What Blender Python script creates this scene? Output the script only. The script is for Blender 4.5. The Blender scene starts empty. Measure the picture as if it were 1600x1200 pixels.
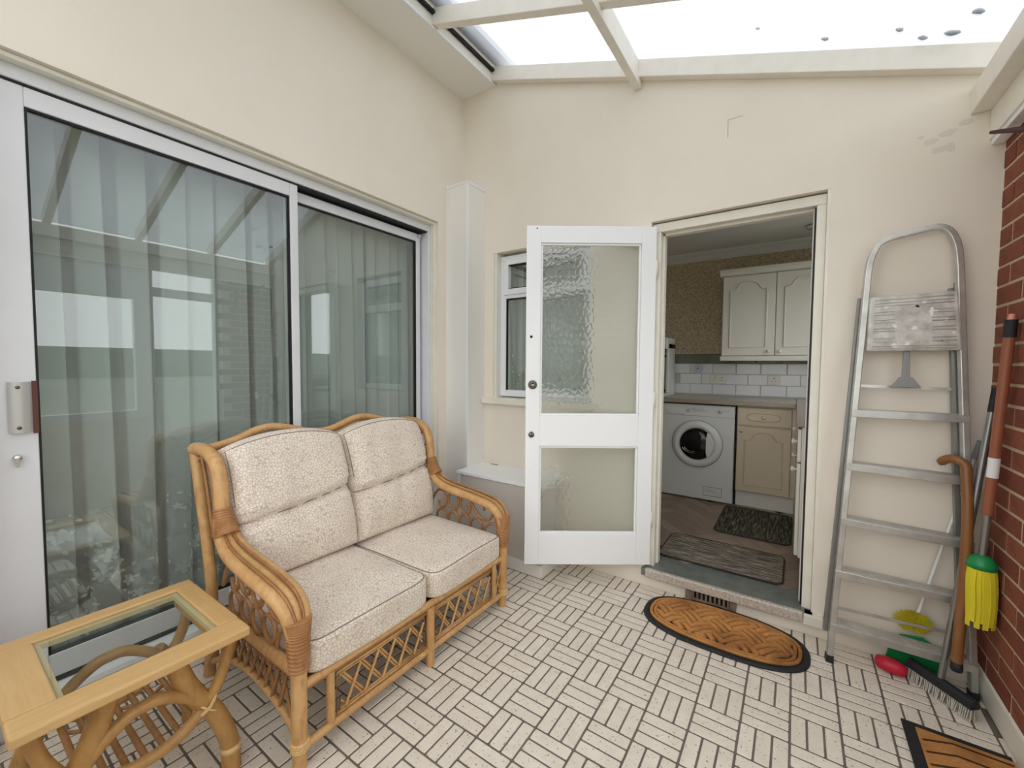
import bpy, bmesh, math, random
from mathutils import Vector, Matrix
random.seed(7)
scn = bpy.context.scene
COL = scn.collection

# ------------------------------------------------------------------ camera, world, exposure
CAM = Vector((2.123, -2.428, 1.294)); F_PX = 647.57
YAW, PITCH, ROLL = math.radians(-34.46), math.radians(2.611), math.radians(0.392)
fwd = Vector((math.sin(YAW)*math.cos(PITCH), math.cos(YAW)*math.cos(PITCH), -math.sin(PITCH)))
right = Vector((math.cos(YAW), -math.sin(YAW), 0)); upv = right.cross(fwd)
r_ = right*math.cos(ROLL)+upv*math.sin(ROLL); u_ = -right*math.sin(ROLL)+upv*math.cos(ROLL)
cd = bpy.data.cameras.new('camera'); cam = bpy.data.objects.new('camera', cd); COL.objects.link(cam)
cam.matrix_world = Matrix(((r_.x, u_.x, -fwd.x, CAM.x), (r_.y, u_.y, -fwd.y, CAM.y), (r_.z, u_.z, -fwd.z, CAM.z), (0, 0, 0, 1)))
cd.sensor_width = 36; cd.lens = F_PX*36/1600; cd.clip_start = 0.02; cd.clip_end = 400
scn.camera = cam
w = bpy.data.worlds.new('overcast_sky'); scn.world = w; w.use_nodes = True
bg = w.node_tree.nodes['Background']; bg.inputs[0].default_value = (1.0, 0.995, 1.0, 1); bg.inputs[1].default_value = 1.0
scn.view_settings.view_transform = 'Standard'; scn.view_settings.look = 'None'
scn.view_settings.exposure = 1.36; scn.view_settings.gamma = 1.0; scn.view_settings.use_curve_mapping = False
scn.cycles.transparent_max_bounces = 24; scn.cycles.max_bounces = 10; scn.cycles.diffuse_bounces = 5

# ------------------------------------------------------------------ helpers
def S(r, g, b):
    f = lambda c: (c/255/12.92) if c/255 <= .04045 else ((c/255+.055)/1.055)**2.4
    return (f(r), f(g), f(b), 1)

class NT:
    def __init__(s, name):
        s.m = bpy.data.materials.new(name); s.m.use_nodes = True; s.t = s.m.node_tree
        s.b = s.t.nodes['Principled BSDF']; s.out = s.t.nodes['Material Output']; s._c = None
    def n(s, ty, **kw):
        nd = s.t.nodes.new(ty)
        for k, v in kw.items():
            if k.startswith('i_'):
                key = k[2:]; key = int(key) if key.isdigit() else key.replace('_', ' ')
                nd.inputs[key].default_value = v
            else: setattr(nd, k, v)
        return nd
    def l(s, a, b): s.t.links.new(a, b)
    def co(s, scale=(1, 1, 1), rot=(0, 0, 0), kind='Object'):
        tc = s.n('ShaderNodeTexCoord'); mp = s.n('ShaderNodeMapping')
        mp.inputs['Scale'].default_value = scale; mp.inputs['Rotation'].default_value = rot
        s.l(tc.outputs[kind], mp.inputs['Vector']); return mp.outputs['Vector']
    def noise(s, scale, detail=4, rough=.55, vec=None):
        nd = s.n('ShaderNodeTexNoise'); nd.inputs['Scale'].default_value = scale; nd.inputs['Detail'].default_value = detail
        nd.inputs['Roughness'].default_value = rough; s.l(vec if vec else s.co(), nd.inputs['Vector']); return nd.outputs['Fac']
    def ramp(s, fac, stops):
        r = s.n('ShaderNodeValToRGB'); e = r.color_ramp.elements
        e[0].position, e[0].color = stops[0]; e[1].position, e[1].color = stops[-1]
        for p, c in stops[1:-1]:
            x = e.new(p); x.color = c
        s.l(fac, r.inputs['Fac']); return r.outputs['Color']
    def mix(s, fac, a, b, mode='MIX'):
        m = s.n('ShaderNodeMix', data_type='RGBA', blend_type=mode)
        for sk, v in ((m.inputs[0], fac), (m.inputs[6], a), (m.inputs[7], b)):
            if isinstance(v, (int, float, tuple)): sk.default_value = v
            else: s.l(v, sk)
        return m.outputs[2]
    def bump(s, h, strength=.3, dist=.01):
        b = s.n('ShaderNodeBump'); b.inputs['Strength'].default_value = strength; b.inputs['Distance'].default_value = dist
        s.l(h, b.inputs['Height']); s.l(b.outputs['Normal'], s.b.inputs['Normal']); return b
    def base(s, c, rough=.5, metal=0, spec=.5):
        if isinstance(c, tuple): s.b.inputs['Base Color'].default_value = c
        else: s.l(c, s.b.inputs['Base Color'])
        s.b.inputs['Roughness'].default_value = rough; s.b.inputs['Metallic'].default_value = metal
        s.b.inputs['Specular IOR Level'].default_value = spec; return s

def plain(name, c, rough=.5, metal=0, var=None, bump=None, spec=.5):
    """one colour, optional (scale, second colour, amount) mottling and (scale, strength, distance) relief"""
    t = NT(name)
    if var:
        f = t.noise(var[0]); f = t.ramp(f, [(.35, (0, 0, 0, 1)), (.7, (var[2],)*3+(1,))]); c = t.mix(f, c, var[1])
    t.base(c, rough, metal, spec)
    if bump: t.bump(t.noise(bump[0], 6), bump[1], bump[2])
    return t.m

def wood(name, c1, c2, stretch=(1, 1, 1), scale=30, rough=.45, bumpy=.05):
    t = NT(name); f = t.noise(scale, 5, .6, t.co(stretch)); f2 = t.noise(4, 2, .5)
    c = t.mix(f2, c1, c2); c = t.mix(t.ramp(f, [(.35, (0, 0, 0, 1)), (.75, (.75, .75, .75, 1))]), c, c2)
    t.base(c, rough); t.bump(f, bumpy, .004); return t.m

def glassy(name, tint, ior=1.5, gloss_rough=0.0):
    """thin clear pane: tinted see-through plus Fresnel mirror"""
    t = NT(name); tr = t.n('ShaderNodeBsdfTransparent'); tr.inputs[0].default_value = tint
    gl = t.n('ShaderNodeBsdfGlossy'); gl.inputs['Roughness'].default_value = gloss_rough
    lw = t.n('ShaderNodeLayerWeight'); lw.inputs['Blend'].default_value = .5; f0 = ((ior-1)/(ior+1))**2
    p5 = t.n('ShaderNodeMath', operation='POWER', i_1=5.0); t.l(lw.outputs['Facing'], p5.inputs[0])
    fr = t.n('ShaderNodeMath', operation='MULTIPLY_ADD', i_1=1-f0, i_2=f0); t.l(p5.outputs[0], fr.inputs[0])
    mx = t.n('ShaderNodeMixShader'); t.l(fr.outputs[0], mx.inputs[0]); t.l(tr.outputs[0], mx.inputs[1]); t.l(gl.outputs[0], mx.inputs[2])
    t.l(mx.outputs[0], t.out.inputs['Surface']); return t.m

def cloth_net(name, c, op, pattern=0):
    t = NT(name); tr = t.n('ShaderNodeBsdfTransparent'); di = t.n('ShaderNodeBsdfDiffuse'); tl = t.n('ShaderNodeBsdfTranslucent')
    di.inputs[0].default_value = c; tl.inputs[0].default_value = c
    m1 = t.n('ShaderNodeMixShader'); m1.inputs[0].default_value = .25; t.l(di.outputs[0], m1.inputs[1]); t.l(tl.outputs[0], m1.inputs[2])
    m2 = t.n('ShaderNodeMixShader'); m2.inputs[0].default_value = op
    t.l(tr.outputs[0], m2.inputs[1]); t.l(m1.outputs[0], m2.inputs[2]); t.l(m2.outputs[0], t.out.inputs['Surface']); return t.m

ORG = {}
def V3(p): return Vector(p)
class MB:
    def __init__(s): s.v = []; s.f = []; s.sm = []
    def add(s, vs, fs, smooth=False):
        o = len(s.v); s.v += [tuple(v) for v in vs]; s.f += [tuple(i+o for i in f) for f in fs]; s.sm += [smooth]*len(fs); return s
    def box(s, x0, y0, z0, x1, y1, z1):
        x0, x1 = sorted((x0, x1)); y0, y1 = sorted((y0, y1)); z0, z1 = sorted((z0, z1))
        return s.add([(x0,y0,z0),(x1,y0,z0),(x1,y1,z0),(x0,y1,z0),(x0,y0,z1),(x1,y0,z1),(x1,y1,z1),(x0,y1,z1)],
              [(0,3,2,1),(4,5,6,7),(0,1,5,4),(1,2,6,5),(2,3,7,6),(3,0,4,7)])
    def hexa(s, pts):
        return s.add(pts, [(0,3,2,1),(4,5,6,7),(0,1,5,4),(1,2,6,5),(2,3,7,6),(3,0,4,7)])
    def tube(s, pts, r, n=8, closed=False):
        P = [V3(p) for p in pts]; N = len(P); R = r if isinstance(r, (list, tuple)) else [r]*N
        vs = []; fs = []; ref = None
        for i, p in enumerate(P):
            a = P[i-1] if (i > 0 or closed) else p; b = P[(i+1) % N] if (i < N-1 or closed) else p
            t = (b-a).normalized()
            if ref is None:
                ref = Vector((0, 0, 1)) if abs(t.z) < .9 else Vector((1, 0, 0))
            u = (ref-t*ref.dot(t)).normalized(); ref = u; w_ = t.cross(u)
            for k in range(n):
                an = 2*math.pi*k/n; vs.append(p+(u*math.cos(an)+w_*math.sin(an))*R[i])
        for i in range(N if closed else N-1):
            j = (i+1) % N
            for k in range(n): fs.append((i*n+k, i*n+(k+1) % n, j*n+(k+1) % n, j*n+k))
        s.add(vs, fs, True)
        if not closed: s.add(vs[:n], [tuple(range(n))[::-1]]); s.add(vs[-n:], [tuple(range(n))])
        return s
    def sweep(s, pts, sec, out):
        """rectangular/any section swept along pts; 'out' is the fixed facing direction"""
        P = [V3(p) for p in pts]; N = len(P); n = len(sec); vs = []; fs = []; out = V3(out)
        for i, p in enumerate(P):
            t = (P[min(i+1, N-1)]-P[max(i-1, 0)]).normalized(); o = (out-t*out.dot(t)).normalized(); b = t.cross(o)
            for (a, c) in sec: vs.append(p+b*a+o*c)
        for i in range(N-1):
            for k in range(n): fs.append((i*n+k, i*n+(k+1) % n, (i+1)*n+(k+1) % n, (i+1)*n+k))
        fs += [tuple(range(n))[::-1], tuple(range((N-1)*n, N*n))]
        return s.add(vs, fs)
    def prism(s, poly, axis, a, b):
        n = len(poly); f = {'x': lambda p, d: (d, p[0], p[1]), 'y': lambda p, d: (p[0], d, p[1]), 'z': lambda p, d: (p[0], p[1], d)}[axis]
        vs = [f(p, a) for p in poly]+[f(p, b) for p in poly]
        return s.add(vs, [tuple(range(n)), tuple(range(2*n-1, n-1, -1))]+[(k, k+n, (k+1) % n+n, (k+1) % n) for k in range(n)])
    def lathe(s, prof, c, axis='z', n=24):
        c = V3(c); ax = {'x': Vector((1,0,0)), 'y': Vector((0,1,0)), 'z': Vector((0,0,1))}[axis] if isinstance(axis, str) else V3(axis).normalized()
        u = ax.orthogonal().normalized(); v = ax.cross(u); vs = []; fs = []
        for (r, h) in prof:
            for k in range(n):
                a = 2*math.pi*k/n; vs.append(c+ax*h+(u*math.cos(a)+v*math.sin(a))*max(r, 1e-5))
        for i in range(len(prof)-1):
            for k in range(n): fs.append((i*n+k, i*n+(k+1) % n, (i+1)*n+(k+1) % n, (i+1)*n+k))
        fs += [tuple(range(n))[::-1], tuple(range((len(prof)-1)*n, len(prof)*n))]
        return s.add(vs, fs, True)
    def grid(s, fn, nu, nv, closed_u=False):
        vs = [fn(i/nu, j/nv) for j in range(nv+1) for i in range(nu+1)]; W = nu+1
        return s.add(vs, [(j*W+i, j*W+i+1, (j+1)*W+i+1, (j+1)*W+i) for j in range(nv) for i in range(nu)], True)
    def frame(s, x0, z0, x1, z1, wd, y0, y1, ax='y', wb=None, wt=None):
        """rectangular ring in the plane normal to ax"""
        wb = wb or wd; wt = wt or wd
        q = lambda a0, c0, a1, c1: s.box(a0, y0, c0, a1, y1, c1) if ax == 'y' else s.box(y0, a0, c0, y1, a1, c1)
        q(x0, z0, x0+wd, z1); q(x1-wd, z0, x1, z1); q(x0+wd, z0, x1-wd, z0+wb); q(x0+wd, z1-wt, x1-wd, z1); return s
    def mesh(s, name, mat, org=(0, 0, 0), fix=True):
        me = bpy.data.meshes.new(name); ox, oy, oz = org
        me.from_pydata([(x-ox, y-oy, z-oz) for x, y, z in s.v], [], s.f)
        for p, q in zip(me.polygons, s.sm): p.use_smooth = q
        if fix:
            bm = bmesh.new(); bm.from_mesh(me); bmesh.ops.recalc_face_normals(bm, faces=bm.faces); bm.to_mesh(me); bm.free()
        me.materials.append(mat); return me
    def build(s, name, mat, parent=None, bevel=0, seg=2, loc=None, label=None, fix=True):
        if parent is not None: org = ORG[parent]
        elif loc is not None: org = loc
        else:
            xs, ys, zs = zip(*s.v); org = ((min(xs)+max(xs))/2, (min(ys)+max(ys))/2, min(zs))
        o = bpy.data.objects.new(name, s.mesh(name, mat, org, fix)); COL.objects.link(o)
        if parent is not None: o.parent = parent
        else: o.location = org
        ORG[o] = org
        if bevel:
            m = o.modifiers.new('Bevel', 'BEVEL'); m.width = bevel; m.segments = seg; m.limit_method = 'ANGLE'; m.angle_limit = math.radians(40)
        if label: o['label'] = label
        return o

def tag(o, label, cat, group=None):
    o['label'] = label; o['category'] = cat
    if group: o['group'] = group
    return o
def struct(o): o['kind'] = 'structure'; return o
def empty(name, loc=(0, 0, 0), rotz=0):
    o = bpy.data.objects.new(name, None); COL.objects.link(o); o.location = loc; o.rotation_euler[2] = rotz; o.empty_display_size = .05
    ORG[o] = tuple(loc) if rotz == 0 else (0, 0, 0); return o
def thing(name, label, cat, loc, rotz=0, group=None): return tag(empty(name, loc, rotz), label, cat, group)
def inst(src, name, parent, loc, rotz=0):
    o = bpy.data.objects.new(name, src); COL.objects.link(o); o.parent = parent; o.location = loc; o.rotation_euler[2] = rotz; return o
def crom(pts, k=6):
    P = [V3(p) for p in pts]; out = []
    for i in range(len(P)-1):
        p0 = P[i-1] if i else P[0]*2-P[1]; p1, p2 = P[i], P[i+1]; p3 = P[i+2] if i+2 < len(P) else p2*2-p1
        for j in range(k):
            t = j/k; out.append(.5*((2*p1)+(p2-p0)*t+(2*p0-5*p1+4*p2-p3)*t*t+(3*p1-p0-3*p2+p3)*t**3))
    return out+[P[-1]]
def lerp(a, b, t): return V3(a)*(1-t)+V3(b)*t

# ------------------------------------------------------------------ materials
def wall_mat(name, c, c2):
    t = NT(name); f = t.noise(2.2, 5); f = t.ramp(f, [(.42, (0, 0, 0, 1)), (.75, (.55, .55, .55, 1))])
    t.base(t.mix(f, c, c2), .8, 0, .2); v = t.noise(26, 8, .6); t.bump(v, .12, .012); return t.m
M = {}
M['cream'] = wall_mat('cream_render', S(238, 229, 215), S(230, 219, 203))
M['creampaint'] = plain('cream_gloss_paint', S(238, 234, 222), .35, var=(7, S(226, 218, 202), .6))
M['white'] = plain('white_gloss_paint', S(246, 246, 247), .3, bump=(18, .04, .006))
M['upvc'] = plain('white_upvc', S(236, 237, 240), .28)
M['alu_white'] = plain('white_aluminium', S(226, 226, 229), .32, var=(5, S(214, 214, 218), .4))
M['pvc_board'] = plain('white_board', S(238, 235, 229), .4)
M['bench'] = plain('cream_board', S(214, 207, 199), .5, var=(4, S(202, 195, 188), .5))
M['rafter'] = plain('aged_white_paint', S(240, 234, 223), .45, var=(14, S(224, 214, 200), .35), bump=(40, .1, .004))
M['rubber'] = plain('black_rubber', S(30, 31, 34), .65, bump=(120, .2, .002))
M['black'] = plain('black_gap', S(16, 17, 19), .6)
M['chrome'] = plain('chrome', S(215, 215, 215), .15, 1)
M['dark_metal'] = plain('dark_brass', S(120, 112, 100), .25, 1)
M['alu'] = plain('scuffed_aluminium', S(190, 189, 186), .38, .75, var=(16, S(232, 228, 220), .55), bump=(60, .08, .003))
M['alu_tread'] = plain('painted_aluminium_tread', S(218, 214, 208), .5, .15, var=(24, S(158, 149, 140), .7), bump=(70, .1, .003))
M['grout'] = plain('dark_grout', S(104, 95, 88), .85, var=(9, S(126, 116, 106), .7))
def tile_mat():
    t = NT('travertine_bar'); oi = t.n('ShaderNodeObjectInfo'); vec = t.co()
    ad = t.n('ShaderNodeVectorMath', operation='ADD'); t.l(vec, ad.inputs[0])
    cb = t.n('ShaderNodeCombineXYZ'); mu = t.n('ShaderNodeMath', operation='MULTIPLY', i_1=40.0); t.l(oi.outputs['Random'], mu.inputs[0])
    t.l(mu.outputs[0], cb.inputs[0]); t.l(mu.outputs[0], cb.inputs[2]); t.l(cb.outputs[0], ad.inputs[1]); v = ad.outputs[0]
    a = t.noise(16, 4, .6, v); c = t.mix(t.ramp(a, [(.35, (0, 0, 0, 1)), (.7, (1, 1, 1, 1))]), S(238, 228, 213), S(226, 212, 195))
    c = t.mix(t.ramp(oi.outputs['Random'], [(0, (0, 0, 0, 1)), (1, (.4, .4, .4, 1))]), c, S(220, 208, 192))
    vo = t.n('ShaderNodeTexVoronoi'); vo.inputs['Scale'].default_value = 210; t.l(v, vo.inputs['Vector'])
    sp = t.noise(120, 2, .6, v); d = t.ramp(sp, [(.64, (0, 0, 0, 1)), (.70, (1, 1, 1, 1))])
    c = t.mix(d, c, S(138, 118, 100)); t.base(c, .42)
    t.bump(d, -.3, .002); return t.m
M['tile'] = tile_mat()
def brick_mat():
    t = NT('red_brick'); oi = t.n('ShaderNodeObjectInfo'); a = t.noise(22, 6, .65)
    c = t.mix(t.ramp(oi.outputs['Random'], [(0, (0, 0, 0, 1)), (1, (1, 1, 1, 1))]), S(152, 92, 70), S(128, 70, 58))
    c = t.mix(t.ramp(a, [(.4, (0, 0, 0, 1)), (.7, (.6, .6, .6, 1))]), c, S(110, 62, 52)); t.base(c, .85, 0, .2); t.bump(t.noise(70, 6, .7), .5, .006); return t.m
M['brick'] = brick_mat()
M['mortar'] = plain('mortar', S(198, 176, 146), .95, bump=(80, .4, .006))
def rattan_mat(name, c1, c2, c3):
    t = NT(name); f = t.noise(11, 4, .6); g = t.noise(60, 3, .5, t.co((1, 1, .35)))
    c = t.mix(t.ramp(f, [(.3, (0, 0, 0, 1)), (.7, (1, 1, 1, 1))]), c1, c2)
    c = t.mix(t.ramp(g, [(.5, (0, 0, 0, 1)), (.8, (.6, .6, .6, 1))]), c, c3); t.base(c, .38); return t.m
M['rattan'] = rattan_mat('honey_rattan', S(214, 170, 116), S(192, 144, 88), S(150, 104, 62))
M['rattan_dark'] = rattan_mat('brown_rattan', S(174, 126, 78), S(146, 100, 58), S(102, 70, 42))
M['table_pole'] = rattan_mat('table_rattan', S(190, 146, 86), S(166, 122, 68), S(134, 92, 50))
M['binding'] = rattan_mat('cane_binding', S(184, 134, 84), S(160, 110, 66), S(124, 84, 50))
M['binding_pale'] = rattan_mat('pale_cane', S(228, 196, 142), S(214, 176, 116), S(184, 144, 90))
M['ash'] = wood('blond_ash_long', S(222, 186, 130), S(196, 154, 98), (14, 1, 14), 9, .38)
M['ash2'] = wood('blond_ash_cross', S(222, 186, 130), S(196, 154, 98), (1, 14, 14), 9, .38)
M['bead'] = plain('pale_bead', S(214, 194, 150), .5)
def fabric():
    t = NT('crackle_chenille'); v = t.co()
    vo = t.n('ShaderNodeTexVoronoi', feature='DISTANCE_TO_EDGE'); vo.inputs['Scale'].default_value = 82; t.l(v, vo.inputs['Vector'])
    k = t.ramp(vo.outputs['Distance'], [(.03, (1, 1, 1, 1)), (.12, (0, 0, 0, 1))])
    c = t.mix(t.ramp(t.noise(7, 3), [(.35, (0, 0, 0, 1)), (.65, (1, 1, 1, 1))]), S(238, 227, 211), S(226, 212, 198)); c = t.mix(k, c, S(196, 177, 162)); t.base(c, .95, 0, .1)
    t.b.inputs['Sheen Weight'].default_value = .25
    h = t.mix(.6, k, t.noise(9, 3)); t.bump(h, -.22, .006); return t.m
M['fabric'] = fabric()
M['piping'] = plain('mauve_piping', S(146, 128, 120), .9)
M['net'] = cloth_net('net_curtain', S(246, 250, 248), .36)
M['lace'] = cloth_net('white_embroidery', S(240, 244, 244), .85)
M['pane'] = glassy('double_glazing', (.93, .965, .95, 1), 1.98)
M['pane_plain'] = glassy('window_glass', (.96, .98, .98, 1), 1.45)
M['pane_table'] = glassy('table_glass', (.95, .975, .965, 1), 1.5)
def hammered():
    t = NT('cast_patterned_glass'); t.base((.985, 1, .985, 1), .01); t.b.inputs['Transmission Weight'].default_value = 1; t.b.inputs['IOR'].default_value = 1.46
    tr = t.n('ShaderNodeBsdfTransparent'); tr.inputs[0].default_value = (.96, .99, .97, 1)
    tl = t.n('ShaderNodeBsdfTranslucent'); tl.inputs[0].default_value = (.86, .93, .87, 1)  # translucent share puts a pale green-white haze into the glass
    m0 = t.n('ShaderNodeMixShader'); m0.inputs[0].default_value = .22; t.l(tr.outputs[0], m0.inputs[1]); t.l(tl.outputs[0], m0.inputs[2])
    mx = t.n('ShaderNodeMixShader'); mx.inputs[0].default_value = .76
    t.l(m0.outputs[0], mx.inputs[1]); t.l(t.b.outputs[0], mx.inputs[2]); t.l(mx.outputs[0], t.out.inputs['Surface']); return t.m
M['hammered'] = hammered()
def roof_sheet():
    t = NT('multiwall_polycarbonate'); tr = t.n('ShaderNodeBsdfTransparent'); tl = t.n('ShaderNodeBsdfTranslucent'); gl = t.n('ShaderNodeBsdfGlossy')
    wv = t.n('ShaderNodeTexWave', wave_type='BANDS', bands_direction='Y'); wv.inputs['Scale'].default_value = 28; t.l(t.co(), wv.inputs['Vector'])
    f = t.noise(2.5, 4); rr = t.ramp(wv.outputs['Fac'], [(0, (.62, .64, .66, 1)), (.8, (.72, .74, .76, 1))])
    c = t.mix(t.ramp(f, [(.45, (0, 0, 0, 1)), (.8, (.5, .5, .5, 1))]), rr, (.56, .58, .61, 1))
    t.l(c, tr.inputs[0]); tl.inputs[0].default_value = (.62, .64, .66, 1)
    m = t.n('ShaderNodeMixShader'); m.inputs[0].default_value = .3; t.l(tr.outputs[0], m.inputs[1]); t.l(tl.outputs[0], m.inputs[2])
    t.l(m.outputs[0], t.out.inputs['Surface']); return t.m
M['roof'] = roof_sheet()
def coir(name, c1, c2, c3):
    t = NT(name); a = t.noise(5, 3, .6); b = t.noise(160, 4, .7)
    c = t.mix(t.ramp(a, [(.45, (0, 0, 0, 1)), (.68, (1, 1, 1, 1))]), c1, c2); c = t.mix(t.ramp(b, [(.4, (0, 0, 0, 1)), (.7, (.8, .8, .8, 1))]), c, c3)
    t.base(c, .95, 0, .1); t.bump(b, .8, .006); return t.m
M['coir'] = coir('orange_coir', S(212, 152, 92), S(150, 102, 62), S(176, 118, 68))
M['coir_dark'] = coir('coir_base', S(96, 62, 36), S(76, 50, 30), S(60, 40, 26))
def streak(name, cols, axis):
    t = NT(name); sc = (2.2, 30, 1) if axis == 'x' else (30, 2.2, 1); a = t.noise(3, 6, .75, t.co(sc))
    t.base(t.ramp(a, [(.3, cols[0]), (.45, cols[1]), (.55, cols[2]), (.68, cols[3])]), .95, 0, .1); t.bump(a, .4, .006); return t.m
M['mat_x'] = streak('woven_stripe', [S(48, 44, 40), S(92, 84, 76), S(156, 146, 132), S(226, 216, 198)], 'x')
M['mat_y'] = streak('woven_stripe_dark', [S(34, 34, 30), S(62, 60, 52), S(110, 106, 92), S(176, 170, 150)], 'y')
M['mat_edge'] = plain('dark_overlock', S(58, 54, 50), .95)
M['unit'] = plain('cream_foil', S(216, 200, 174), .42)
M['unit_white'] = plain('ivory_foil', S(228, 224, 214), .42)
M['worktop'] = plain('grey_brown_laminate', S(168, 154, 140), .28, var=(60, S(148, 134, 122), .6))
M['appliance'] = plain('white_enamel', S(224, 225, 222), .25)
M['appl_grey'] = plain('grey_plastic', S(196, 197, 194), .4)
M['line'] = plain('printed_grey', S(110, 110, 108), .6)
M['drum'] = plain('smoked_porthole', S(16, 16, 18), .08)
M['wtile'] = plain('white_glazed_tile', S(232, 233, 234), .15)
M['gtile'] = plain('sage_green_tile', S(106, 110, 90), .2)
M['tgrout'] = plain('tile_grout', S(200, 200, 196), .9)
def wallpaper():
    t = NT('speckled_wallpaper'); a = t.noise(115, 3, .6); t.base(t.ramp(a, [(.38, S(160, 142, 116)), (.5, S(200, 184, 156)), (.62, S(220, 206, 180))]), .85, 0, .2); return t.m
M['wallpaper'] = wallpaper()
M['ceil_k'] = plain('kitchen_ceiling_paint', S(224, 222, 220), .8)
def plank_mat():
    t = NT('taupe_plank'); oi = t.n('ShaderNodeObjectInfo'); g = t.noise(6, 5, .6, t.co((1.5, 18, 1)))
    c = t.mix(oi.outputs['Random'], S(172, 150, 132), S(138, 118, 104)); c = t.mix(t.ramp(g, [(.4, (0, 0, 0, 1)), (.7, (.6, .6, .6, 1))]), c, S(112, 94, 82)); t.base(c, .4); return t.m
M['plank'] = plank_mat()
M['steel_sill'] = plain('grey_sill', S(128, 132, 126), .45, .2, var=(12, S(98, 104, 98), .7))
M['nosing'] = plain('worn_metal_nosing', S(214, 205, 192), .4, .1, var=(90, S(120, 104, 92), .6))
M['vent'] = plain('clay_vent', S(150, 130, 112), .7, var=(30, S(90, 72, 60), .8))
M['cane'] = wood('bentwood', S(160, 106, 60), S(126, 80, 42), (8, 8, 1), 12, .35)
M['orange'] = plain('orange_plastic', S(150, 88, 60), .4)
M['grey_plastic'] = plain('grey_handle', S(140, 140, 138), .4)
M['steel'] = plain('brushed_steel', S(150, 150, 148), .35, .8)
M['green'] = plain('green_plastic', S(26, 140, 76), .35)
M['red'] = plain('crimson_plastic', S(196, 28, 58), .5)
M['yellow'] = plain('yellow_microfibre', S(222, 206, 44), .95, bump=(150, .4, .004))
M['bristle'] = plain('clear_bristle', S(196, 192, 180), .6)
M['rust'] = plain('rusty_iron', S(78, 48, 44), .7, var=(20, S(54, 36, 38), .7))
M['brown_strip'] = plain('brown_plastic', S(92, 50, 38), .5)
M['handle_grey'] = plain('satin_handle', S(196, 194, 190), .35, .3)
M['live_wall'] = plain('living_wallpaper', S(170, 160, 150), .9)
M['live_floor'] = plain('living_carpet', S(120, 108, 98), .95)
M['ground_grey'] = plain('outside_grey_ground', S(140, 142, 132), .95, var=(.05, S(104, 112, 100), .8))  # grey tone for the outside ground, chosen to avoid green bounce
M['label'] = plain('white_paper', S(232, 232, 230), .6)
M['paint_white'] = plain('dried_paint', S(236, 234, 228), .5)
M['stain'] = plain('plaster_patch', S(222, 214, 202), .9)
M['leaf_dirt'] = plain('leaf_debris', S(92, 86, 84), .9)

# ------------------------------------------------------------------ the floor
floor = struct(MB().box(-.2, -2.9, -.12, 2.78, .02, -.003).build('floor', M['grout'], loc=(0, 0, 0)))
def bar_mesh(name, lx, ly, ch=.0035, top=.0):
    hx, hy = lx/2, ly/2; mb = MB(); o = [(-hx, -hy), (hx, -hy), (hx, hy), (-hx, hy)]; c = .003
    def ring(ix, z): 
        a, b = hx-ix, hy-ix
        return [(-a+c, -b, z), (a-c, -b, z), (a, -b+c, z), (a, b-c, z), (a-c, b, z), (-a+c, b, z), (-a, b-c, z), (-a, -b+c, z)]
    vs = ring(0, -.006)+ring(0, -.0015)+ring(.0018, 0)
    mb.add(vs, [tuple(r*8+i for i in (k, (k+1) % 8))+tuple((r+1)*8+i for i in ((k+1) % 8, k)) for r in (0, 1) for k in range(8)]+[tuple(range(16, 24))])
    return mb, mb.mesh(name, M['tile'])
G = .0070
bx_mb, bar_x = bar_mesh('tile_bar', .15-G*1.15, .05-G); by_mb, bar_y = bar_mesh('tile_bar', .05-G, .15-G*1.15)
def project(p):
    d = Vector(p)-CAM; z = d.dot(fwd)
    return None if z < .05 else (800+F_PX*d.dot(r_)/z, 600-F_PX*d.dot(u_)/z, z)
bars = []
for i in range(-8, 13):
    for j in range(-12, 8):
        bx, by = .943+.15*i, -1.2+.15*j
        for k in (-1, 0, 1):
            horiz = (i+j) % 2 == 0
            cx, cy = (bx+.075, by+.075+.05*k) if horiz else (bx+.075+.05*k, by+.075)
            if not (-.19 < cx < 2.77 and -2.85 < cy < 0.01): continue
            if cy > -.31 and cx < .86: continue                       # under the storage bench
            pr = project((cx, cy, 0)); sc = 0
            if pr and -30 < pr[0] < 1630 and pr[1] < 1230: sc = 1/pr[2]**3
            if cx < .80 and -1.80 < cy < -.62: sc *= .02
            if cx < .76 and cy < -1.8: sc *= .3
            if cx < .05: sc *= .3
            if ((cx-1.85)/.36)**2+((cy+.21)/.2)**2 < 1: sc *= .02
            bars.append((sc, cx, cy, horiz))
bars.sort(key=lambda b: -b[0])
rest = MB()
for n, (sc, cx, cy, hz) in enumerate(bars):
    dz = random.uniform(-.0006, .0004)
    if n < 300 and sc > 0: inst(bar_x if hz else bar_y, 'tile_bar', floor, (cx, cy, dz))
    else:
        src = bx_mb if hz else by_mb; rest.add([(x+cx, y+cy, z+dz) for x, y, z in src.v], src.f)
o = rest.build('tile_bar_field', M['tile'], floor); o['kind'] = 'stuff'

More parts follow.
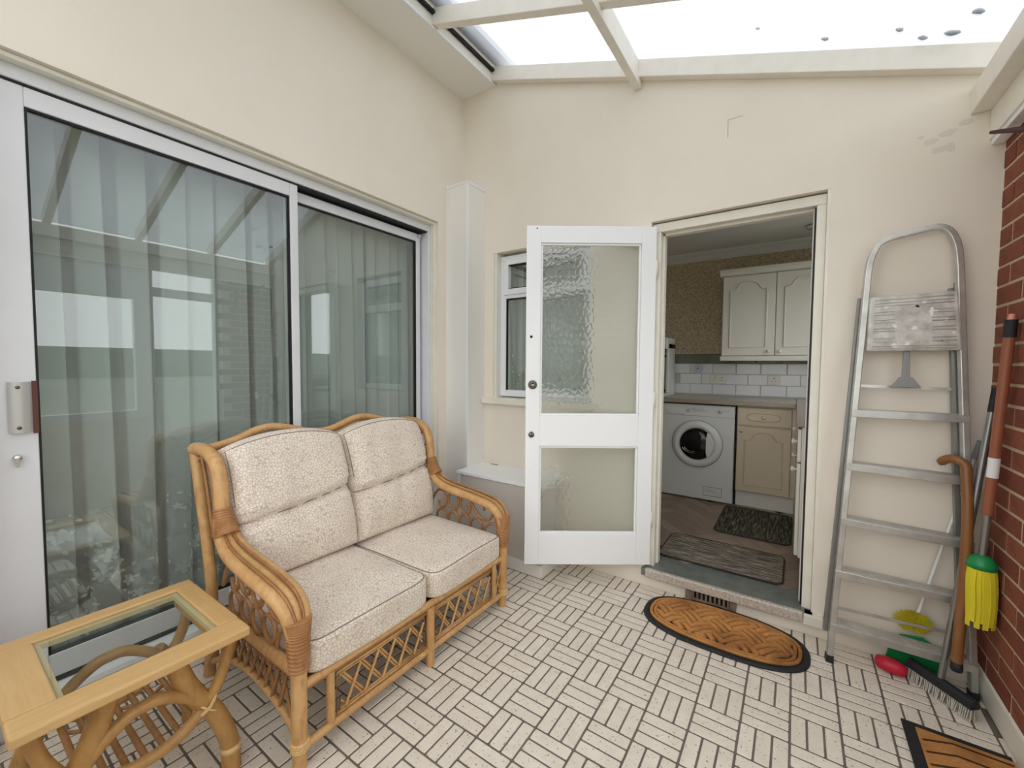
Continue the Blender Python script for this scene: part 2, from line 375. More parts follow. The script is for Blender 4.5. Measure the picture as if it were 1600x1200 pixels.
# ------------------------------------------------------------------ conservatory walls
PY0, PY1, PZ = -2.315, -.268, 2.302                                     # patio opening in the left wall
mb = MB()
mb.box(-.16, PY1, -.1, 0, 0.25, 3.40).box(-.16, -3.0, -.1, 0, PY0, 3.40).box(-.16, PY0, PZ, 0, PY1, 3.40)
struct(mb.build('wall_left', M['cream'], loc=(0, 0, 0)))
DX0, DX1, DZ = 1.402, 2.228, 2.115; WX0, WX1, WZ0, WZ1 = .292, 1.055, 1.055, 2.10
mb = MB()
for a, b, c, d in ((-.16, WX0, -.1, 3.6), (WX0, WX1, -.1, WZ0), (WX0, WX1, WZ1, 3.6), (WX1, DX0, -.1, 3.6), (DX0, DX1, DZ, 3.6), (DX1, 3.0, -.1, 3.6), (DX0, DX1, -.1, .07)):
    if d == 3.6:
        za, zb = min(3.38, 3.36-.351*(a-.339)), min(3.38, 3.36-.351*(b-.339)); mb.hexa([(a, 0, c), (b, 0, c), (b, .22, c), (a, .22, c), (a, 0, za), (b, 0, zb), (b, .22, zb), (a, .22, za)])
    else: mb.box(a, 0, c, b, .22, d)
wall_back = struct(mb.build('wall_back', M['cream'], loc=(0, 0, 0)))
def blob(mb, cx, cz, rx, rz, n, y0, y1, seed):
    rn = random.Random(seed); pts = []
    for k in range(n):
        a = 2*math.pi*k/n; q = rn.uniform(.55, 1); pts.append((cx+rx*q*math.cos(a), cz+rz*q*math.sin(a)))
    mb.prism(pts, 'y', y0, y1)
mb = MB()
for k, (x, z, rx, rz) in enumerate(((2.55, 2.23, .035, .02), (2.60, 2.25, .05, .02), (2.575, 2.19, .03, .025), (2.52, 2.255, .02, .012), (2.65, 2.28, .04, .018), (2.61, 2.19, .02, .03))):
    blob(mb, x, z, rx*.8, rz*.8, 9, -.0008, .004, k)
mb.build('plaster_patch', M['stain'], wall_back)
mb = MB(); mb.box(1.792, -.0008, 2.47, 1.7935, .003, 2.56).box(1.7935, -.0008, 2.5588, 1.86, .003, 2.560)
mb.build('plaster_crack', M['vent'], wall_back)
# brick wall on the right
XB = 2.76
wall_right = struct(MB().box(XB+.0025, -.52, -.1, 3.0, .0, 2.32).build('wall_right', M['mortar'], loc=(0, 0, 0)))
bl, bh = .215, .065
bl = .212; bh = .063; full = MB().box(0, -bl/2, 0, .05, bl/2, bh).mesh('brick', M['brick']); half = MB().box(0, -.0505, 0, .05, .0505, bh).mesh('brick', M['brick'])
for k in range(29):
    z0 = .115+.075*k; y = 0.0 if k % 2 == 0 else .0
    pat = [(-.1125, full), (-.3375, full), (-.50, None)] if k % 2 else [(-.0555, half), (-.2245, full), (-.4495, full)]
    for c, me in pat:
        if me and c > -.48: 
            o = inst(me, 'brick', wall_right, (XB+random.uniform(-.0012, .0012), c+random.uniform(-.002, .002), z0))
mb = MB().box(XB-.005, -.56, 0, XB+.05, 0, .115); mb.build('plinth', M['creampaint'], wall_right, .01)
# glazing beyond the brick pier, seen in reflections, and unseen glazing added for daylight
d3 = struct(empty('door_3', (XB, -.8, 0)))
MB().frame(-1.16, 0, -.52, 2.30, .07, XB, XB+.07, 'x', .55, .07).box(XB, -1.09, 1.93, XB+.07, -.59, 2.01).build('door_frame', M['upvc'], d3)
MB().box(XB+.03, -1.09, .55, XB+.04, -.59, 2.24).build('pane', M['pane_plain'], d3)
w2 = struct(empty('window_2', (XB, -2.0, 0)))
MB().frame(-2.95, .78, -1.16, 2.30, .07, XB, XB+.07, 'x', .07, .42).box(XB, -2.03, .85, XB+.07, -1.96, 1.88).build('window_frame', M['upvc'], w2)
MB().box(XB+.03, -2.88, .85, XB+.04, -1.23, 1.88).build('pane', M['pane_plain'], w2)
struct(MB().box(XB, -2.95, -.1, XB+.22, -1.16, .78).build('wall_right_low', M['cream'], loc=(0, 0, 0)))
struct(MB().box(-.16, -3.0, -.1, 3.0, -2.9, .8).build('wall_front', M['cream'], loc=(0, 0, 0)))
w3 = struct(empty('added_window_3', (1.3, -2.93, .8)))  # unseen glazing behind the viewer, added for extra sky light
MB().frame(0, .8, XB, 2.4, .07, -2.97, -2.9, 'y').box(.9, -2.97, .87, .97, -2.9, 2.33).box(1.8, -2.97, .87, 1.87, -2.9, 2.33).build('window_frame', M['upvc'], w3)
MB().box(.07, -2.94, .87, XB-.07, -2.93, 2.33).build('pane', M['pane_plain'], w3)
struct(MB().box(60, -90, -.4, 64, 60, 2.9).build('ground_rise', M['ground_grey'], loc=(60, 0, -.4)))
struct(MB().box(-60, -90, -.45, 120, 60, -.4).build('ground', M['ground_grey'], loc=(0, 0, -.45)))

# ------------------------------------------------------------------ roof
ceiling = struct(empty('ceiling', (1.4, -1.4, 3.0)))
SL = -.351
def rz(x, d=0): return 3.365+SL*(x-.339)+d                              # underside of the sheets
def sloped(mb, x0, x1, y0, y1, lo, hi):
    mb.hexa([(x0, y0, rz(x0, lo)), (x1, y0, rz(x1, lo)), (x1, y1, rz(x1, lo)), (x0, y1, rz(x0, lo)), (x0, y0, rz(x0, hi)), (x1, y0, rz(x1, hi)), (x1, y1, rz(x1, hi)), (x0, y1, rz(x0, hi))]); return mb
RY = [-.05, -.624, -1.2, -1.775, -2.35, -2.93]
for y in RY: sloped(MB(), .30, 2.80, y, y+.05, -.095, 0).build('rafter', M['rafter'], ceiling, .003)
for y in RY[1:]: pass
edges = [0.0]+RY[1:]
for a, b in zip(RY[:-1], RY[1:]):
    sloped(MB(), .33, 2.90, b+.026, a+.024, .002, .012).build('roof_sheet', M['roof'], ceiling)
MB().box(1.300, -2.93, 2.878, 1.342, -.001, 2.955).build('purlin', M['rafter'], ceiling, .003)
MB().box(1.304, -2.93, 2.957, 1.338, -.052, 3.010).build('purlin_batten', M['rafter'], ceiling, .002)
MB().box(-.001, -2.93, 3.272, .302, 0, 3.290).build('soffit_board', M['pvc_board'], ceiling)
MB().box(.294, -2.93, 3.266, .304, -.01, 3.276).build('soffit_edge', M['upvc'], ceiling)
MB().box(.27, -2.93, 3.29, .30, 0, 3.40).build('fascia', M['rafter'], ceiling)
MB().box(.302, -2.93, 3.335, .325, -.05, 3.35).build('flashing', M['black'], ceiling)
MB().box(-.16, -2.95, 3.40, .40, .2, 3.44).build('flashing', M['alu_white'], ceiling)
MB().box(2.66, -2.93, 2.30, 2.80, 0, 2.40).build('wall_plate', M['rafter'], ceiling, .004)
mb = MB(); mb.box(2.715, -2.93, 2.185, XB, 0, 2.30); mb.build('wall_plate_trim', M['creampaint'], ceiling, .003)
MB().box(2.722, -2.9, 2.165, XB-.002, -.005, 2.185).build('wall_plate_bead', M['white'], ceiling)
mb = MB(); rn = random.Random(3)
for (x, y, r) in ((1.95, -.42, .016), (2.35, -.36, .014), (1.93, -.2, .01), (2.18, -.10, .016), (2.42, -.13, .018), (2.62, -.2, .022), (2.58, -.09, .025), (2.50, -.07, .02), (2.66, -.34, .02)):
    pts = [(x+r*rn.uniform(.5, 1)*math.cos(a*.7854), y+r*.8*rn.uniform(.5, 1)*math.sin(a*.7854)) for a in range(8)]
    mb.add([(px, py, rz(px, .014)) for px, py in pts]+[(px, py, rz(px, .018)) for px, py in pts], [tuple(range(8)), tuple(range(15, 7, -1))]+[(k, k+8, (k+1) % 8+8, (k+1) % 8) for k in range(8)])
mb.build('leaf_debris', M['leaf_dirt'], ceiling)
# rusty pin in the brick
mb = MB().tube([(2.80, -.39, 2.06), (2.74, -.27, 2.10), (2.692, -.115, 2.172)], [.011, .011, .006], 8)
mb.box(2.752, -.40, 1.90, 2.764, -.36, 2.09); tag(mb.build('wall_spike', M['rust']), 'rusty iron spike sticking out of the brickwork near the roof', 'spike')

# ------------------------------------------------------------------ patio door (door_2) and what lies behind it
d2 = struct(empty('door_2', (-.1, -1.3, 0)))
mb = MB().box(-.16, PY0, 2.237, -.062, PY1, PZ).box(-.16, PY1-.042, .13, -.062, PY1, 2.237).box(-.16, PY0, .13, -.062, PY0+.025, 2.237)
mb.build('frame', M['alu_white'], d2, .004)
MB().box(-.062, PY1-.02, 0, -.022, PY1, PZ).box(-.062, PY0, PZ-.018, -.022, PY1-.02, PZ).build('reveal_bead', M['creampaint'], d2, .004)
MB().box(-.17, PY0, 0, -.075, PY1, .085).build('sill_base', M['white'], d2)
mb = MB().prism([(-.17, .085), (-.03, .085), (-.02, .095), (-.025, .112), (-.07, .128), (-.17, .13)], 'y', PY0, PY1); 
mb.build('sill', M['white'], d2)
MB().box(-.158, PY0+.02, 2.229, -.07, PY1-.04, 2.237).build('gasket', M['black'], d2)
MB().box(-.158, PY0+.02, .13, -.066, PY1-.04, .143).build('gasket', M['black'], d2)
def sash(xf, y0, y1, z0, z1, wl, wr, wt, wb, nm):
    m = MB().box(xf-.035, y0, z0, xf, y0+wl, z1).box(xf-.035, y1-wr, z0, xf, y1, z1).box(xf-.035, y0+wl, z1-wt, xf, y1-wr, z1).box(xf-.035, y0+wl, z0, xf, y1-wr, z0+wb)
    s = m.build('sash', M['alu_white'], d2, .003)
    g0, g1, h0, h1 = y0+wl, y1-wr, z0+wb, z1-wt
    MB().frame(g0, h0, g1, h1, .007, xf-.03, xf-.006, 'x').build('gasket', M['black'], s)
    MB().box(xf-.022, g0+.004, h0+.004, xf-.014, g1-.004, h1-.004).build('pane', M['pane'], s)
    return s
s1 = sash(-.072, PY0+.025, -1.236, .145, 2.229, .115, .041, .066, .085, 'a')
s2 = sash(-.118, -1.275, PY1-.065, .145, 2.215, .045, .035, .052, .085, 'b')
MB().box(-.156, -1.236, 2.165, -.15, PY1-.042, 2.232).build('track', M['appl_grey'], d2)
mb = MB(); mb.grid(lambda a, b: (-.072+.016*math.sin(math.pi*(.08+.84*a))+.002, -2.243+.052*a, 1.05+.175*b), 8, 1); mb.box(-.073, -2.241, 1.051, -.066, -2.193, 1.224)
hd = mb.build('pull_handle', M['handle_grey'], s1, fix=True)
for z in (1.068, 1.207): MB().lathe([(.006, 0), (.006, .003), (.001, .004)], (-.056, -2.22, z), 'x', 10).build('screw', M['dark_metal'], s1)
MB().box(-.073, -2.187, 1.045, -.064, -2.174, 1.228).build('latch_strip', M['brown_strip'], s1)
mb = MB().lathe([(.011, 0), (.011, .012), (.008, .016)], (-.072, -2.226, .965), 'x', 14).box(-.058, -2.232, .935, -.052, -2.222, .962); mb.build('key_lock', M['chrome'], s1)
MB().lathe([(.012, 0), (.012, .02), (.006, .024)], (-.118, -.352, 2.20), 'x', 12).build('stop_knob', M['handle_grey'], d2)
# living room beyond
struct(MB().box(-3.2, -3.2, -.05, -.16, 1.2, .02).build('floor_living_room', M['live_floor'], loc=(0, 0, 0)))
struct(MB().box(-3.2, -3.2, 2.5, -.16, 1.2, 2.55).build('ceiling_living_room', M['ceil_k'], loc=(0, 0, 0)))
struct(MB().box(-3.3, -3.2, 0, -3.2, 1.2, 2.5).box(-3.2, 1.2, 0, -.16, 1.3, 2.5).box(-3.2, -3.3, 0, -.16, -3.2, 2.5).build('wall_living_room', M['live_wall'], loc=(0, 0, 0)))
def make_curtain(name, y0, y1, z0, z1, xc, seed, wmin, wmax, label, flowers=True, along='y', amp=.035, flow=(.42, 900)):
    rn = random.Random(seed); path = []; t = 0.0
    L = y1-y0; fold = []
    # every pleat is a flat Z-fold (three layers) followed by a short single span
    knots = [(0, 0)]
    while t < L:
        wv = rn.uniform(wmin, wmax); lap = wv*rn.uniform(.35, .7); am = amp*rn.uniform(.5, 1)
        knots += [(t+wv*.15, am*.3), (t+wv*.45+lap*.5, am), (t+wv*.45+lap*.5+.004, am*.7), (t+wv*.45-lap*.5-.004, -am*.5), (t+wv*.45-lap*.5, -am), (t+wv*.9, -am*.5)]; t += wv
    path = [(p.x, p.y) for p in crom([(a, b, 0) for a, b in knots], 4)]
    ARC = sum(math.dist(p, q) for p, q in zip(path[:-1], path[1:]))
    def P(s, v):
        i = min(int(s*(len(path)-1)), len(path)-2); f = s*(len(path)-1)-i; a = path[i]; b = path[i+1]
        gather = .55+.45*min(1, (1-v)*3); ly = a[0]*(1-f)+b[0]*f; lx = (a[1]*(1-f)+b[1]*f)*gather
        lean = (math.sin(ly*9+seed)*.02)*(1-v)
        if along == 'y': return (xc+lx, y0+min(max(ly+lean, 0), L), z0+(z1-z0)*v)
        return (y0+min(max(ly+lean, 0), L), xc-lx, z0+(z1-z0)*v)
    mb = MB(); mb.grid(lambda a, b: P(a, b), len(path)-1, 10)
    c = mb.build(name, M['net'], fix=False); tag(c, label, 'curtain')
    if flowers:
        fl = MB(); H = z1-z0; sgn = .004
        def petal(s, z, ln, wd, ang):
            pts = []
            for q, wq in ((0, 0), (.3, .8), (.65, 1), (1, 0), (.65, -1), (.3, -.8)):
                du = q*ln*math.cos(ang)-wq*wd*math.sin(ang); dz = q*ln*math.sin(ang)+wq*wd*math.cos(ang)
                p = P(min(max(s+du/ARC, 0), 1), min(max((z+dz)/H, 0), 1)); pts.append((p[0]+sgn, p[1], p[2]) if along == 'y' else (p[0], p[1]-sgn, p[2]))
            fl.add(pts, [(0, 1, 2, 3, 4, 5)])
        for k in range(flow[1]//9):
            s = (k+rn.random())/(flow[1]//9); z = .05+flow[0]*rn.random()**1.5; big = rn.uniform(.018, .034); a0 = rn.uniform(0, 6.28)
            for q in range(5): petal(s, z, big, big*.30, a0+q*1.256)
            for q in range(5):
                petal(s+rn.uniform(-.02, .02), max(.02, z+rn.uniform(-.08, .1)), rn.uniform(.012, .03), .006, rn.uniform(0, 6.28))
        fo = fl.build('embroidery', M['lace'], c, fix=False); fo['kind'] = 'stuff'
    return c
make_curtain('net_curtain', -2.34, -1.235, .17, 2.30, -.24, 11, .10, .19, 'net curtain with white flower embroidery behind the pane with the pull handle', amp=.03)
make_curtain('net_curtain', -1.21, -.20, .17, 2.30, -.25, 5, .07, .13, 'net curtain behind the pane nearest the corner column', amp=.035)

# ------------------------------------------------------------------ corner column, bench, back window
tr1 = struct(empty('trim_1', (.1, -.1, 0)))
MB().box(.001, -.19, 0, .205, -.001, 2.565).build('column_casing', M['pvc_board'], tr1)
MB().box(.001, -.193, 2.552, .209, -.001, 2.572).build('column_cap', M['upvc'], tr1)
MB().box(.196, -.194, .0, .209, -.186, 2.552).build('corner_bead', M['white'], tr1)
bench = thing('storage_bench', 'low cream storage box with white hinged lid under the small window', 'storage box', (.55, -.15, 0))
MB().box(.212, -.295, .07, .880, -.001, .545).build('carcass', M['bench'], bench)
MB().box(.205, -.31, .546, .893, -.002, .566).build('lid', M['white'], bench, .002)
MB().box(.212, -.303, 0, .888, -.296, .078).box(.880, -.296, 0, .888, -.001, .078).build('skirting', M['pvc_board'], bench, .003)
MB().box(.212, -.298, .078, .228, -.2951, .546).build('corner_bead', M['upvc'], bench)
MB().box(.29, -.028, .5655, .35, -.014, .568).build('hinge', M['dark_metal'], bench)
w1 = struct(empty('window_1', (.67, .05, 1.06)))
wy = .05
MB().frame(WX0+.025, WZ0+.012, WX1-.002, WZ1-.02, .045, wy, wy+.06).box(WX0+.07, wy, 1.775, WX1-.047, wy+.06, 1.825).build('window_frame', M['upvc'], w1, .004)
MB().frame(WX0+.055, 1.80, WX1-.035, WZ1-.045, .042, wy-.012, wy+.03).build('top_sash', M['upvc'], w1, .004)
MB().frame(WX0+.068, 1.842, WX1-.048, WZ1-.087, .006, wy-.004, wy+.02).frame(WX0+.068, 1.10, WX1-.045, 1.775, .006, wy+.01, wy+.03).build('gasket', M['black'], w1)
MB().box(WX0+.06, wy+.018, 1.84, WX1-.04, wy+.026, WZ1-.08).build('pane', M['pane'], w1)
MB().box(WX0+.06, wy+.028, 1.09, WX1-.04, wy+.036, 1.78).build('pane', M['pane'], w1)
MB().box(WX0+.002, 0.003, WZ0, WX0+.025, wy+.04, WZ1).build('reveal_bead', M['creampaint'], w1)
MB().box(.213, -.045, 1.012, 1.10, wy, 1.058).build('window_sill', M['creampaint'], w1, .006)
make_curtain('net_curtain', WX0+.01, WX1-.005, 1.07, 2.09, .19, 21, .06, .1, 'small lace net curtain behind the little window beside the column', along='x', amp=.02, flow=(.2, 200))

# ------------------------------------------------------------------ kitchen doorway and door leaf (door_1)
d1 = struct(empty('door_1', (1.8, .05, 0)))
fr = MB().box(DX0+.012, .03, .07, 1.462, .12, 2.058).box(2.178, .03, .07, DX1-.012, .12, 2.058).box(DX0+.012, .03, 2.058, DX1-.012, .12, DZ-.008)
fr.build('door_frame', M['creampaint'], d1, .004)
MB().box(1.450, .075, .115, 1.474, .115, 2.046).box(2.166, .075, .115, 2.178, .115, 2.058).box(1.474, .075, 2.046, 2.166, .115, 2.058).build('door_stop', M['rafter'], d1)
MB().box(2.171, .034, .12, 2.178, .074, 2.05).build('dark_gap_strip', M['black'], d1)  # black strip paints in the dark gap beside the jamb
MB().box(2.170, .045, 1.12, 2.1785, .07, 1.24).box(2.170, .045, .62, 2.1785, .07, .72).build('strike_plate', M['dark_metal'], d1)
MB().box(DX0, 0.002, 0.07, DX0+.012, .1, DZ).box(DX1-.012, .002, .07, DX1, .1, DZ).build('reveal_bead', M['creampaint'], d1)
MB().box(1.405, -.03, .07, 2.225, .30, .112).build('threshold', M['steel_sill'], d1, .004)
MB().box(1.43, -.040, .066, 2.185, -.012, .116).build('nosing', M['nosing'], d1, .006)
MB().box(2.186, -.043, .064, 2.262, .02, .112).build('sill_end', M['creampaint'], d1, .004)
ang = math.radians(-145.23)
leaf = empty('door_leaf', (1.447, 0.0, 0)); leaf.rotation_euler[2] = ang; ORG[leaf] = (0, 0, 0)
leaf.parent = d1; leaf.location = (1.447-1.8, -.05, 0)
# local: x along the leaf from the hinge, y toward the viewer = +, body behind
LW, LZ0, LZ1, TH = .738, .127, 2.083, .042
def lbox(mb, a, z0, b, z1, y0=-TH, y1=0): mb.box(a, y0, z0, b, y1, z1); return mb
mb = MB()
lbox(mb, 0, LZ0, .084, LZ1); lbox(mb, .656, LZ0, LW, LZ1); lbox(mb, .084, 1.988, .656, LZ1); lbox(mb, .084, .826, .656, 1.004); lbox(mb, .084, LZ0, .656, .308)
mb.build('leaf_frame', M['white'], leaf, .0025)
def cast_pane(x0, x1, z0, z1, yb, yf, seed):
    """patterned sheet: flat back, front covered with raised ridges round drop-shaped cells"""
    rn = random.Random(seed); cw, ch = .033, .044; seeds = {}
    for a in range(-2, int((x1-x0)/cw)+3):
        for b in range(-2, int((z1-z0)/ch)+3): seeds[a, b] = ((a+.5+.5*(b % 2)+rn.uniform(-.32, .32))*cw, (b+.5+rn.uniform(-.34, .34))*ch)
    nu, nv = int((x1-x0)/.0042), int((z1-z0)/.0042)
    def hgt(x, z):
        x += .004*math.sin(z*70+seed)+.002*math.sin(z*160); z += .004*math.sin(x*85)
        a, b = int(x//cw), int(z//ch); d = sorted(math.hypot((x-q[0])*1.25, z-q[1]) for q in (seeds.get((a+i_, b+j_)) for i_ in (-2, -1, 0, 1) for j_ in (-1, 0, 1)) if q)
        e = (d[1]-d[0])/2; return .0052*math.exp(-(e/.0050)**2)+.0005*(1-min(1, d[0]/.02)**2)
    m = MB()
    def P(u, v):
        h = 0 if u in (0, 1) or v in (0, 1) else hgt(u*(x1-x0), v*(z1-z0)); return (x0+u*(x1-x0), yf+h, z0+v*(z1-z0))
    m.grid(lambda u, v: P(1-u, v), nu, nv)
    m.add([(x0, yb, z0), (x1, yb, z0), (x1, yb, z1), (x0, yb, z1), (x0, yf, z0), (x1, yf, z0), (x1, yf, z1), (x0, yf, z1)], [(0, 1, 2, 3), (0, 4, 5, 1), (1, 5, 6, 2), (2, 6, 7, 3), (3, 7, 4, 0)])
    return m
for nm, z0, z1 in (('u', 1.004, 1.988), ('l', .308, .826)):
    m = MB()
    for (a, c, b, d, e) in ((.084, z0, .656, z0+.012, 0), (.084, z1-.012, .656, z1, 0), (.084, z0+.012, .096, z1-.012, 0), (.644, z0+.012, .656, z1-.012, 0)):
        m.box(a, -.026, c, b, -.008, d)
    m.build('glazing_bead', M['white'], leaf, .004)
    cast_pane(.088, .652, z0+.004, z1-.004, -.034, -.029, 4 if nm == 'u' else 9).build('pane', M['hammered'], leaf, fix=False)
lk = MB().lathe([(.026, 0), (.026, .004), (.022, .010), (.016, .014), (.012, .014), (.010, .010)], (.698, 0, 1.182), 'y', 24).build('lock_cylinder', M['dark_metal'], leaf)
MB().box(.690, .012, 1.178, .706, .020, 1.186).build('key_slot', M['chrome'], lk)
MB().lathe([(.017, 0), (.017, .004), (.012, .009), (.002, .011)], (.703, 0, .893), 'y', 18).box(.700, .008, .896, .706, .012, .914).build('escutcheon', M['dark_metal'], leaf)
MB().lathe([(.008, -.002), (.008, .0006)], (.708, 0, 1.457), 'y', 12).build('spy_hole', M['black'], leaf)
MB().lathe([(.004, -.002), (.004, .0006)], (.68, 0, 2.068), 'y', 8).build('pin_hole', M['black'], leaf)
for z in (.4, 1.1, 1.85): MB().lathe([(.007, -.045), (.007, .045)], (-.004, -.005, z), 'z', 10).build('hinge', M['creampaint'], leaf)
vent = thing('air_vent', 'brown slotted air brick set below the kitchen doorway', 'vent', (1.77, 0, 0))
mb = MB().frame(1.648, .002, 1.90, .070, .036, -.012, .0, 'y', .012, .010); vb = mb.build('vent_frame', M['vent'], vent, .002)
for k in range(9): MB().box(1.684+k*.0218, -.012, .014, 1.6945+k*.0218, -.002, .060).build('vent_bar', M['vent'], vent)
MB().box(1.684, -.0015, .012, 1.864, -.0005, .062).build('vent_void', M['black'], vent)

# ------------------------------------------------------------------ kitchen
KF = .115
kfloor = struct(MB().box(-.1, .22, .0, 3.0, 2.1, KF-.004).build('floor_kitchen', M['black'], loc=(0, 0, 0)))
pl_, pw = .36, .09
pm = MB().box(-pl_/2+.0012, -pw/2+.0012, -.003, pl_/2-.0012, pw/2-.0012, 0).mesh('plank', M['plank'])
for a in range(-16, 17):
    for b in range(-8, 9):
        # herringbone: pairs of planks at +-45 degrees
        for kind in (0, 1):
            u = a*pw+(0 if kind == 0 else 0); 
            bx = a*pw+b*pl_*0; 
            lx = a*pw+b*2*pl_; ly = a*pw
            if kind == 0: cx_, cy_, rr = lx+pl_/2, ly+pw/2, 0
            else: cx_, cy_, rr = lx+pl_+pw/2, ly+pw-pl_/2, math.pi/2
            c45 = math.sqrt(.5); X = 1.6+(cx_-cy_)*c45; Y = .8+(cx_+cy_)*c45
            if 1.15 < X < 2.3 and .30 < Y < 1.62: inst(pm, 'plank', kfloor, (X, Y, KF), rr+math.pi/4)
wkb = struct(MB().box(-.1, 2.1, 0, 3.0, 2.2, 2.6).build('wall_kitchen_back', M['wallpaper'], loc=(0, 0, 0)))
MB().box(.9, 2.094, 1.0, 2.75, 2.0995, 1.43).build('tile_grout', M['tgrout'], wkb)
tw = MB().box(-.0985, -.008, .0015, .0985, 0, .0985)
def tilemesh(wd, ht, mat):
    h = wd/2-.001; b = .006
    m = MB(); m.add([(-h, -.004, .001), (h, -.004, .001), (h, -.004, ht-.001), (-h, -.004, ht-.001), (-h+b, -.009, b), (h-b, -.009, b), (h-b, -.009, ht-b), (-h+b, -.009, ht-b)],
        [(0, 1, 5, 4), (1, 2, 6, 5), (2, 3, 7, 6), (3, 0, 4, 7), (4, 5, 6, 7)]); return m.mesh('wall_tile', mat)
tm = tilemesh(.204, .102, M['wtile']); gm = tilemesh(.204, .099, M['gtile'])
for row, z in enumerate((1.016, 1.118, 1.220)):
    for k in range(8):
        x = 1.128+.205*k+(.1025 if row == 1 else 0)
        if x < 2.6: inst(tm, 'wall_tile', wkb, (x, 2.095, z))
for k in range(8): inst(gm, 'border_tile', wkb, (1.09+.205*k, 2.095, 1.322))
struct(MB().box(-.1, .22, 0, 0, 2.1, 2.6).build('wall_kitchen_left', M['wallpaper'], loc=(0, 0, 0)))
struct(MB().box(2.75, .22, 0, 2.85, .35, 2.6).box(2.75, 1.75, 0, 2.85, 2.1, 2.6).box(2.75, .35, 0, 2.85, 1.75, 1.1).box(2.75, .35, 2.3, 2.85, 1.75, 2.6).build('wall_kitchen_right', M['wallpaper'], loc=(0, 0, 0)))
w4 = struct(empty('added_window_4', (2.78, 1.05, 1.2)))  # unseen window, added and enlarged to brighten the kitchen
MB().frame(.35, 1.1, 1.75, 2.3, .06, 2.77, 2.83, 'x').build('window_frame', M['upvc'], w4)
MB().box(2.79, .41, 1.16, 2.80, 1.69, 2.24).build('pane', M['pane_plain'], w4)
kc = struct(MB().box(-.1, .22, 2.42, 2.85, 2.2, 2.5).build('ceiling_kitchen', M['ceil_k'], loc=(0, 0, 0)))
MB().prism([(2.1, 2.34), (2.1, 2.42), (2.02, 2.42), (2.03, 2.405), (2.06, 2.385), (2.08, 2.36), (2.085, 2.34)], 'x', 0, 2.75).build('coving', M['ceil_k'], kc)
tag(MB().lathe([(.05, 0), (.05, .012), (.04, .02), (.03, .021), (.03, .028)], (2.2, 1.66, 2.394), 'z', 24).build('downlight', M['appliance']), 'round ceiling downlight just inside the kitchen doorway', 'light')

wm = thing('washing_machine', 'white front-loading washing machine under the kitchen worktop', 'washing machine', (1.41, 1.75, KF))
WMX0, WMX1 = 1.118, 1.706
MB().box(WMX0, 1.492, KF+.01, WMX1, 2.05, .958).build('body', M['appliance'], wm, .008)
MB().box(WMX0+.004, 1.486, .858, WMX1-.004, 1.492, .952).build('control_panel', M['appliance'], wm, .003)
MB().prism([(WMX0+.02, .935), (WMX0+.20, .935), (WMX0+.20, .862), (WMX0+.06, .872), (WMX0+.03, .90)], 'y', 1.479, 1.4855).build('detergent_drawer', M['appliance'], wm, .003)
for x in (1.345, 1.60):
    k = MB().lathe([(.015, 0), (.013, .014), (.004, .016)], (x, 1.486, .905), (0, -1, 0), 16).build('knob', M['appl_grey'], wm)
for k in range(6):
    x = 1.375+.022*k; MB().tube([(x, 1.4850, .930-.006*(k % 3)), (x+.004, 1.4850, .912), (x+.014, 1.4850, .898)], .0013, 5).build('dial_marking', M['line'], wm)
for x in (1.575, 1.635, 1.655): MB().tube([(x, 1.4850, .905), (x+.008, 1.4850, .925)], .0013, 5).build('dial_marking', M['line'], wm)
dc = (1.415, 1.492, .612)
dr = MB().lathe([(.205, 0), (.205, .012), (.196, .024), (.17, .034), (.150, .030), (.142, .018)], dc, (0, -1, 0), 48).build('porthole_ring', M['appliance'], wm)
MB().lathe([(.208, 0), (.208, .008)], dc, (0, -1, 0), 48).build('seal', M['line'], dr)
MB().lathe([(.142, .016), (.13, .034), (.09, .046), (.001, .05)], dc, (0, -1, 0), 40).build('porthole_glass', M['drum'], dr)
pts = [(dc[0]+.142*math.cos(a), dc[2]+.142*math.sin(a)) for a in [math.radians(d) for d in range(-50, 51, 10)]]
MB().prism(pts+[(dc[0]+.082, dc[2]+.06), (dc[0]+.082, dc[2]-.06)], 'y', 1.440, 1.474).build('porthole_handle', M['appliance'], dr, .004)
mb = MB()
for rr in (.075, .095): mb.tube([(dc[0]-.03+rr*math.cos(a)*.9, 1.4425, dc[2]-.01+rr*math.sin(a)*.7) for a in [math.radians(d) for d in range(200, 291, 10)]], .0025, 5)
mb.build('drum_glint', M['chrome'], dr)
fl = MB().frame(1.475, .165, 1.625, .245, .003, 1.4895, 1.492).build('filter_flap', M['line'], wm)
for k in range(3): MB().box(1.495, 1.4898, .198+.012*k, 1.60-.03*k, 1.4915, .204+.012*k).build('printed_line', M['appl_grey'], fl)
MB().box(1.712, 1.55, KF, 1.722, 2.05, .965).build('gap_strip', M['black'], wm)  # black strip set back in the gap beside the base unit
tag(MB().box(1.092, 1.50, KF, 1.110, 2.05, .965).build('end_panel', M['unit_white']), 'narrow ivory end panel between cooker and washing machine', 'panel')
def arch_panel(mb, x0, x1, z0, z1, y, r, flip=1):
    """routed cathedral arch moulding as a closed bead"""
    xm = (x0+x1)/2; h = (x1-x0)
    pts = [(x0, z0), (x0, z1-.26*h)]
    pts += [(x0+.13*h, z1-.25*h), (x0+.19*h, z1-.2*h)]
    pts += [(xm-.31*h*math.cos(a), z1-.22*h+.22*h*math.sin(a)) for a in [math.radians(d) for d in range(10, 171, 16)]]
    pts += [(x1-.19*h, z1-.2*h), (x1-.13*h, z1-.25*h), (x1, z1-.26*h), (x1, z0)]
    mb.tube([(p[0], y, p[1]) for p in pts], r, 6, closed=True); return mb
